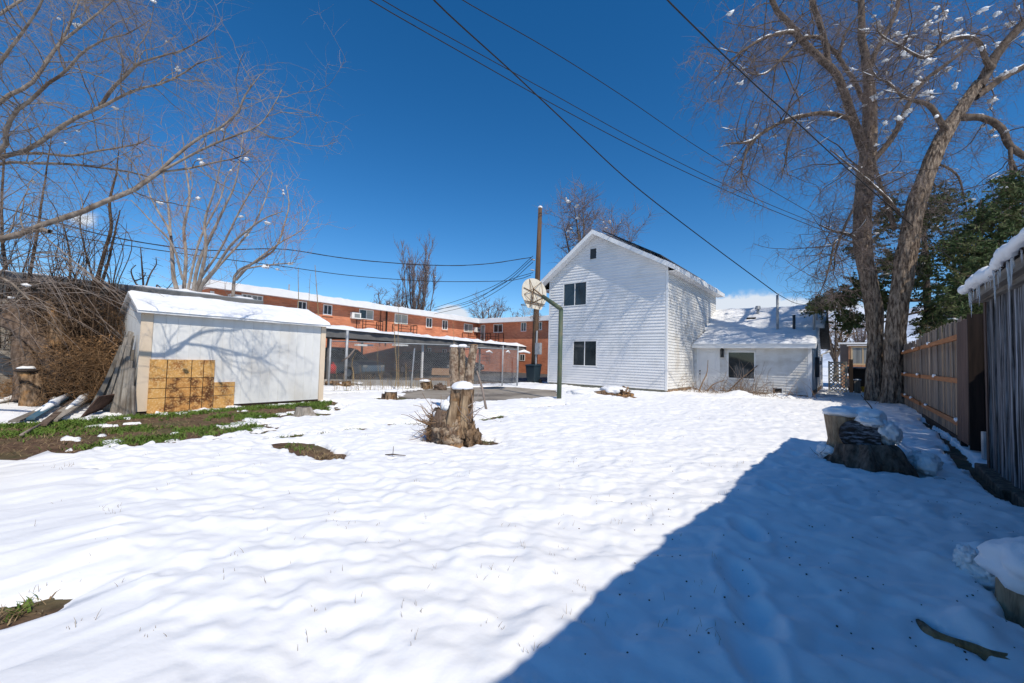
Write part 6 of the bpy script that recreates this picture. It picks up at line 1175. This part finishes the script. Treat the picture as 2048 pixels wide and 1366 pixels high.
st = thing('broken_stick', 'pale broken stick lying on the bare soil in front of the lumber heap', 'stick', G(60, 868)); obj('stick', MB().tube([G(42, 876) + UZ * .04, G(60, 866) + UZ * .05, G(92, 850) + UZ * .06], [.022, .02, .008], 7), MT['twig_left'], st, True)
# ---- far trees
def far_tree(label, px, pyb, depth, w_px, top_px, n1, n2, seed, upright=False, m='twig_far', snowy=0, r=6):
    T = Tree(seed); g = T.g; b = G(px, pyb + 0) if False else PD(px, pyb, depth); b[2] = 0; t = thing('background_tree', label, 'tree', b); topz = PD(px, top_px, depth)[2]; W = w_px * depth / F
    nl = 9 if not upright else 12
    for k in range(nl):
        a = 2 * math.pi * k / nl + g.uniform(-.3, .3); rr = W * (g.uniform(.3, .95) if not upright else g.uniform(.2, .8)); zz = topz * g.uniform(.7, .97)
        st_ = topz * (.22 if upright else g.uniform(.2, .45)); e = b + np.array([math.cos(a) * rr, math.sin(a) * rr, zz]); mid = b + np.array([math.cos(a) * rr * (.75 if upright else .55), math.sin(a) * rr * (.75 if upright else .55), (st_ + zz) / 2])
        T.wlimb([b + UZ * st_, mid * .5 + (b + UZ * st_) * .5, mid, e], [.035 * W + .06, .03 * W + .05, .02 * W + .03, .012] if not upright else [.09, .08, .06, .02], 20)
    vs, fs, _ = trunk_mesh([b, b + UZ * topz * .3, b + UZ * topz * .6], [.05 * W + .12, .04 * W + .1, .02 * W + .04], 14, 20, .1, 5, seed); obj('trunk', MB().add(vs, fs), MT['bark_limb'], t, True)
    P0, R0 = stackp(T.src); up = .6 if upright else .2
    P1, R1 = children(g, P0, R0, n1, W * .2, W * .75 if not upright else W * .9, .15, .5 if not upright else .3, up, 8, .010, .12, .05 if upright else .0, .0006 * depth); P2, R2 = children(g, P1, R1, n2, W * .1, W * .4, .15, .55 if not upright else .3, up * .6, 5, .008, .15, .03, .00042 * depth)
    obj('branches', tube_arrays(np.concatenate([P0[:, ::2][:, :8], P1]) if False else P0, R0, 5), MT['bark_limb'], t, True); obj('crown', join(tube_arrays(P1, R1, 3), tube_arrays(P2, R2, 3)), MT[m], t, True, 'stuff')
    if snowy: obj('snow_clump', clumps(g, P1, R1, snowy, W * .028, seed * 10), MT['roof_snow'], t, True, 'stuff')
    return t
far_tree('round bare tree dotted with snow rising behind the roof of the tall house', 1178, 740, 34, 95, 388, 240, 3200, 41, snowy=40)
far_tree('tall narrow poplar clump behind the apartment roof, tallest of the trees there', 832, 740, 52, 48, 495, 260, 2200, 42, True, snowy=8)
far_tree('narrow poplar just left of the tallest poplar clump', 798, 740, 54, 16, 548, 80, 600, 43, True)
far_tree('low reddish tree left of the poplars above the apartment roof', 768, 740, 50, 36, 570, 140, 1400, 44, snowy=5)
far_tree('small snowy spreading tree above the inner corner of the apartment roofs', 972, 740, 56, 42, 600, 110, 700, 45, snowy=45)
far_tree('tiny snowy treetop right of the inner roof corner', 1015, 740, 60, 15, 622, 40, 200, 46, snowy=14)
far_tree('snowy treetop half hidden by the basketball backboard', 1040, 740, 58, 24, 620, 60, 350, 47, snowy=22)
far_tree('reddish-brown snow-flecked tree behind the lattice gate', 1672, 750, 38, 44, 625, 110, 1100, 48, m='twig_brown', snowy=40)
far_tree('grey leafless tree beyond the neighbour house roof', 1722, 750, 60, 40, 640, 90, 800, 49)
# ---- evergreens behind the fence
def evergreen(label, trunks, depth, blobs, n, seed, extra=()):
    T = Tree(seed); g = T.g; bp = PD(trunks[0][0][0], trunks[0][0][1], depth); bp[2] = 0; t = thing('evergreen_tree', label, 'tree', bp)
    for k, pts in enumerate(trunks): T.limb(pts, depth, .3 * (-1) ** k, 20)
    obj('trunk', T.mesh(8), MT['bark_limb'], t, True); C = []; BR = []
    for (x, y, rx, ry, w) in blobs:
        m = max(1, int(n * w)); cl = max(3, m // 60)
        for _ in range(cl):
            u = g.normal(size=2) * .5; c = PD(x + u[0] * rx, y + u[1] * ry, depth + g.uniform(-1.2, 1.2)); c[2] = max(c[2], .3)
            # a spray: leaflets strung along a drooping twig direction
            for q in range(3):
                d = g.normal(size=3); d[2] = d[2] * .4 - .15; d = _n(d); ln = g.uniform(.25, .6); kk = 20; tt = g.random(kk); C.append(c + d * (tt * ln)[:, None] + g.normal(size=(kk, 3)) * .05 * (1.1 - tt)[:, None]); BR.append(np.stack([c - d * .1, c + d * ln * .5 - UZ * .01, c + d * ln]))
    C = np.concatenate(C); leafmesh(g, C, .042, MT['needle'], t, 'crown', 'stuff', 1.7); BR = np.array(BR); obj('twigs', tube_arrays(BR, np.full(BR.shape[:2], .006), 3), MT['bark_limb'], t, True, 'stuff')
    k = g.choice(len(BR), min(len(BR), 40)); mb = MB()
    for i in k:
        if g.random() < .8: mb.blob(BR[i, 1] + UZ * .04, (.10 * g.uniform(.5, 1.4), .10, .035), .35, 3, 8, 6, int(i))
    obj('snow_clump', mb, MT['snow'], t, True, 'stuff')
evergreen('dark evergreen behind the big bare tree, its low sprays hanging left toward the white roof', [[(1860, 760, 10), (1855, 600, 9), (1850, 480, 6), (1840, 380, 3)], [(1855, 600, 4), (1800, 600, 3), (1720, 590, 2), (1640, 605, 1)], [(1852, 620, 3), (1780, 640, 2), (1730, 660, 1.4)]], 17.5,
          [(1720, 575, 28, 24, .12), (1690, 600, 35, 14, .10), (1655, 605, 22, 14, .09), (1700, 640, 28, 18, .10), (1712, 500, 20, 25, .03), (1775, 430, 22, 50, .09), (1780, 520, 26, 40, .10), (1855, 440, 30, 55, .12), (1850, 540, 28, 45, .14), (1860, 640, 26, 40, .14), (1880, 400, 35, 35, .08), (1895, 600, 20, 40, .07), (1630, 618, 14, 10, .04), (1770, 600, 24, 30, .10), (1900, 500, 24, 40, .10)], 30000, 51)
evergreen('dense dark evergreen hung with snow directly above the fence end and the icicled roof', [[(1905, 745, 9), (1915, 650, 8), (1935, 560, 6), (1975, 440, 4), (2005, 380, 2)], [(1885, 740, 7), (1895, 640, 6), (1925, 540, 5), (1950, 450, 3), (1962, 400, 2)]], 13.0,
          [(1960, 560, 38, 38, .17), (1930, 630, 34, 34, .17), (1985, 500, 38, 38, .16), (2020, 440, 36, 40, .15), (2030, 380, 28, 30, .10), (1930, 480, 24, 34, .05), (1965, 430, 24, 34, .06), (1900, 600, 14, 30, .04), (2060, 500, 30, 50, .08), (1925, 560, 26, 40, .08), (2000, 620, 40, 30, .10), (1890, 660, 14, 30, .05)], 24000, 52)
wd = thing('dry_weeds', 'straw-coloured dry weeds poking over the fence top in front of the evergreens', 'weeds', (FX + .3, 12, 1.8))
obj('stems', twigs_mesh(60, PD(1870, 668, 12.6), (.22, .22, .12), .55, .006, 91, 6, .9, .25, 4), MT['straw'], wd, True)
nr_ = thing('snowy_roof_house', 'snow-covered neighbour roof glimpsed between the evergreens over the fence', 'house', (7, 22, 0))
obj('wall', MB().box((3.6, 20.5, 0), (12, 30, 2.9)), MT['grey_stucco'], nr_); obj('roof', MB().hexa([(3.2, 20, 2.85), (12.5, 20, 2.85), (12.5, 25, 4.2), (3.2, 25, 4.2), (3.2, 20, 3.0), (12.5, 20, 3.0), (12.5, 25, 4.36), (3.2, 25, 4.36)]), MT['tar_roof'], nr_)
obj('snow', snow_slab((3.2, 20, 3.0), (12.5, 20, 3.0), (3.2, 25, 4.36), (12.5, 25, 4.36), 40, 20, .1, .04, 95), MT['roof_snow'], nr_, True)
# ---- brush pile by the low house
bp_ = thing('brush_pile', 'tangle of cut bare branches piled by the back door and window of the low house', 'brush', G(1440, 792)); bq = G(1460, 792)
obj('twigs', twigs_mesh(260, bq + [0, -.1, .08], (1.35, .25, .10), 1.1, .008, 101, 7, .35, .2, 4, (-.2, 0, .1)), MT['twig_brown'], bp_, True)
obj('twigs', twigs_mesh(60, G(1500, 790) + UZ * .1, (.3, .2, .08), 1.9, .011, 102, 8, .5, .14, 4, (.5, 0, .35)), MT['twig_left'], bp_, True)
for pts in ([(1397, 785, 3), (1405, 765, 2.2), (1414, 745, 1.8), (1416, 720, 1.3)], [(1455, 785, 3), (1480, 760, 2.4), (1510, 735, 1.8), (1530, 720, 1)], [(1410, 790, 2), (1425, 770, 1.6), (1450, 760, 1)]): P = [PD(p[0], p[1], 18.0) for p in pts]; obj('branch', MB().tube(catmull(P, 10).tolist(), list(np.linspace(.035, .012, 10)), 6), MT['twig_brown'], bp_, True)
# weeds & saplings along the chain link
sp = thing('dead_weeds', 'row of dry stalks, saplings and weeds growing along the chain-link fence', 'weeds', G(780, 776))
mbs = []
for i in range(130):
    px = 668 + 235 * random.random(); a = G(px, 778 + random.uniform(-3, 6)); n_ = 1; mbs.append((a, random.choice((.25, .3, .4, .6, .9))))
P = []; R = []
for a, h in mbs:
    d = np.array([random.gauss(0, .12), random.gauss(0, .12), 1]); k = np.linspace(0, 1, 6)[:, None]; P.append(a + d * h * k + np.cumsum(rng.normal(size=(6, 3)) * .02, 0) * h); R.append(np.linspace(.007, .003, 6))
for (pts, r) in (([(790, 775), (794, 740), (790, 690), (788, 640)], .022), ([(795, 775), (797, 720), (796, 660), (797, 610)], .014), ([(767, 775), (757, 745), (755, 700), (756, 690)], .012), ([(705, 775), (707, 745), (703, 725), (712, 705)], .022), ([(812, 775), (812, 725)], .02), ([(902, 745), (908, 690), (905, 640), (907, 640)], .012), ([(637, 640), (635, 600), (632, 560), (630, 530)], .02), ([(596, 628), (597, 590), (596, 540), (597, 535)], .018), ([(617, 640), (618, 600), (620, 555), (621, 548)], .012)):
    q = catmull([PD(x, y, 15.5) for x, y in pts], 6); P.append(q); R.append(np.linspace(r, r * .5, 6))
P = np.array(P); R = np.array(R); obj('stems', tube_arrays(P, R, 4), MT['straw'], sp, True); P1, R1 = children(rng, P, R, 260, .08, .4, .2, .6, .2, 5, .01, .2, 0, .003); obj('twigs', tube_arrays(P1, R1, 3), MT['twig_brown'], sp, True, 'stuff')
q = PD(702, 712, 15.4); bk = thing('pale_broken_branch', 'pale broken branch caught slantwise on the fence beside the thick fence post', 'branch', q); obj('branch', MB().tube([PD(683, 722, 15.4), PD(697, 714, 15.3), PD(706, 703, 15.3), PD(711, 697, 15.3)], [.025, .03, .03, .012], 7), MT['twig_left'], bk, True)
# ---- grass and litter (nobody could count it)
def sample_bare(n, seed, pred):
    g_ = np.random.default_rng(seed); out = []; tries = 0
    bx0, by0 = np.min(BARE, 0); bx1, by1 = np.max(BARE, 0)
    while sum(map(len, out)) < n and tries < 40:
        x = g_.uniform(bx0 - .4, bx1 + .4, 20000); y = g_.uniform(by0 - .4, by1 + .4, 20000); m = pred(x, y, g_); out.append(np.stack([x[m], y[m]], 1)); tries += 1
    return np.concatenate(out)[:n]
def blades(P2, h, w, seed, m, name, lean=.5, label='', cat='grass', kind='stuff'):
    g_ = np.random.default_rng(seed); n = len(P2); z = terrain(P2[:, 0], P2[:, 1]) + np.maximum(0, 0); o_ = np.stack([P2[:, 0], P2[:, 1], z], 1); a = g_.uniform(0, 2 * np.pi, n); s = np.stack([np.cos(a), np.sin(a), 0 * a], 1); H_ = (h * g_.uniform(.4, 1.2, n))[:, None]; W_ = (w * g_.uniform(.6, 1.3, n))[:, None]
    b = g_.uniform(0, 2 * np.pi, n); ld = np.stack([np.cos(b), np.sin(b), 0 * b], 1) * lean; mid = o_ + (UZ + ld * .5) * H_ * .5; tip = o_ + (UZ * .9 + ld) * H_
    v = np.stack([o_ - s * W_, o_ + s * W_, mid + s * W_ * .7, tip, tip - s * W_ * .01, mid - s * W_ * .7], 1); v = v.reshape(-1, 3); i = np.arange(n)[:, None] * 6; f = np.concatenate([i + [0, 1, 2, 5], i + [5, 2, 3, 4]])
    return tag(obj(name, (v, f), m, None, False), label, cat, kind=kind)
def in_bare(x, y, off=0.): return poly_sd(x, y, BARE) < off
def gp_(x, y, g_):
    dens = .9 * noise(x * 1.7, y * 1.7, 0, 81) + .7 * noise(x * 5.5, y * 5.5, 0, 82) + .6 * np.exp(-((x - SX - .35) / .3) ** 2) * 1.6 - .0
    fr = np.exp(-((poly_sd(x, y, BARE) + .25) / .3) ** 2) * .5
    return in_bare(x, y, .05) & (dens + fr + g_.normal(size=x.shape) * .2 > .46)
pts_g = sample_bare(15000, 3, gp_); near = pts_g[:, 0] > SX + .02; pts_g = pts_g[near | (pts_g[:, 1] < S0)]
blades(pts_g, .07, .009, 4, MT['grass'], 'grass', .9, 'bright green low weeds over the melted ground in front of the shed')
pts_s = sample_bare(5000, 5, lambda x, y, g_: in_bare(x, y, .1)); blades(pts_s, .05, .003, 6, MT['straw'], 'dry_grass', 2.2, 'flattened brown straw over the melted ground and patches')
# tufts at patches + stalks through snow
tuft = []; g_ = np.random.default_rng(9); soil = []
for a, b, r in CAPS:
    if r < .03 or a[0] > 1390 or (a[1] < 845 and a[0] > 1000): continue
    A, B = G(*a), G(*b); n = int(40 + 700 * r * (np.linalg.norm(A - B) + r)); t = g_.random(n)[:, None]; p = A[:2] * (1 - t) + B[:2] * t + g_.normal(size=(n, 2)) * r * .55; (tuft if a[1] < 900 or r < .045 else soil).append(p); soil.append(p[: n // 2])
for px, py in ((905, 920), (980, 920), (192, 945), (70, 962), (317, 925), (285, 932), (75, 1020), (88, 1016), (1289, 817), (500, 895), (965, 1278), (853, 939)):
    p = G(px, py)[:2]; tuft.append(p + g_.normal(size=(60, 2)) * .035)
T_ = np.concatenate(tuft); o = blades(T_, .055, .006, 10, MT['grass'], 'grass_tufts', .8, 'small green tufts poking through the snow'); blades(np.concatenate(soil), .055, .003, 12, MT['straw'], 'straw_tufts', 1.8, 'dead straw on the small bare patches in the snow')
n = 900; A = G(1020, 1000); px_ = np.random.default_rng(13); xs_ = px_.uniform(60, 1500, n); ys_ = 830 + 520 * px_.random(n) ** 1.5; pp_ = np.array([G(a, b)[:2] for a, b in zip(xs_[:170], ys_[:170])])
st_pts = []
for p in pp_: st_pts += [p + px_.normal(size=2) * .03 for _ in range(px_.integers(1, 6))]
st_pts = np.array(st_pts); st_pts = st_pts[(np.abs(poly_sd(st_pts[:, 0], st_pts[:, 1], BARE)) > .1)]
zt_ = terrain(st_pts[:, 0], st_pts[:, 1]) + np.maximum(snow_thick(st_pts[:, 0], st_pts[:, 1]), 0) - .01; nS = len(st_pts); dd_ = px_.normal(size=(nS, 2)) * .25; hh = px_.uniform(.012, .05, nS)
P = np.stack([np.concatenate([st_pts, zt_[:, None]], 1), np.concatenate([st_pts + dd_ * hh[:, None] * .6, (zt_ + hh * .6)[:, None]], 1), np.concatenate([st_pts + dd_ * hh[:, None] * 1.3, (zt_ + hh)[:, None]], 1)], 1)
tag(obj('grass_stalks', tube_arrays(P, np.tile([.0016, .0013, .0006], (nS, 1)) * .8, 3), MT['straw'], None, True), 'thin pale stalks standing through the sunlit snow', 'stalks', kind='stuff')
# dark grit on the shaded snow
gp2 = np.array([G(px_.uniform(1150, 2040), 900 + 460 * px_.random() ** 1.1)[:2] for _ in range(150)]); mb = MB()
for p in gp2: z = top_z(*p); s = px_.uniform(.002, .0045); mb.box((p[0] - s, p[1] - s, z - .002), (p[0] + s, p[1] + s, z + s))
tag(obj('bark_crumbs', mb, MT['bark_dark'], None), 'tiny dark crumbs scattered on the shaded snow', 'litter', kind='stuff')
# twig litter and fallen leaves
for (px, py, lb) in ((785, 926, 'small dark forked twig lying on snow in front left of the big stump'), (1610, 795, 'short thin twig on the snow in front of the low house')):
    a = G(px, py); z = top_z(a[0], a[1]); t = thing('fallen_twig', lb, 'twig', (a[0], a[1], z)); obj('twig', MB().tube([(a[0] - .10, a[1] - .04, z + .015), (a[0], a[1], z + .03), (a[0] + .12, a[1] + .1, z + .02)], [.007, .008, .004], 5), MT['bark_dark'], t, True); obj('fork', MB().tube([(a[0], a[1], z + .02), (a[0] - .02, a[1] + .02, z + .12)], [.005, .003], 5), MT['bark_dark'], t, True)
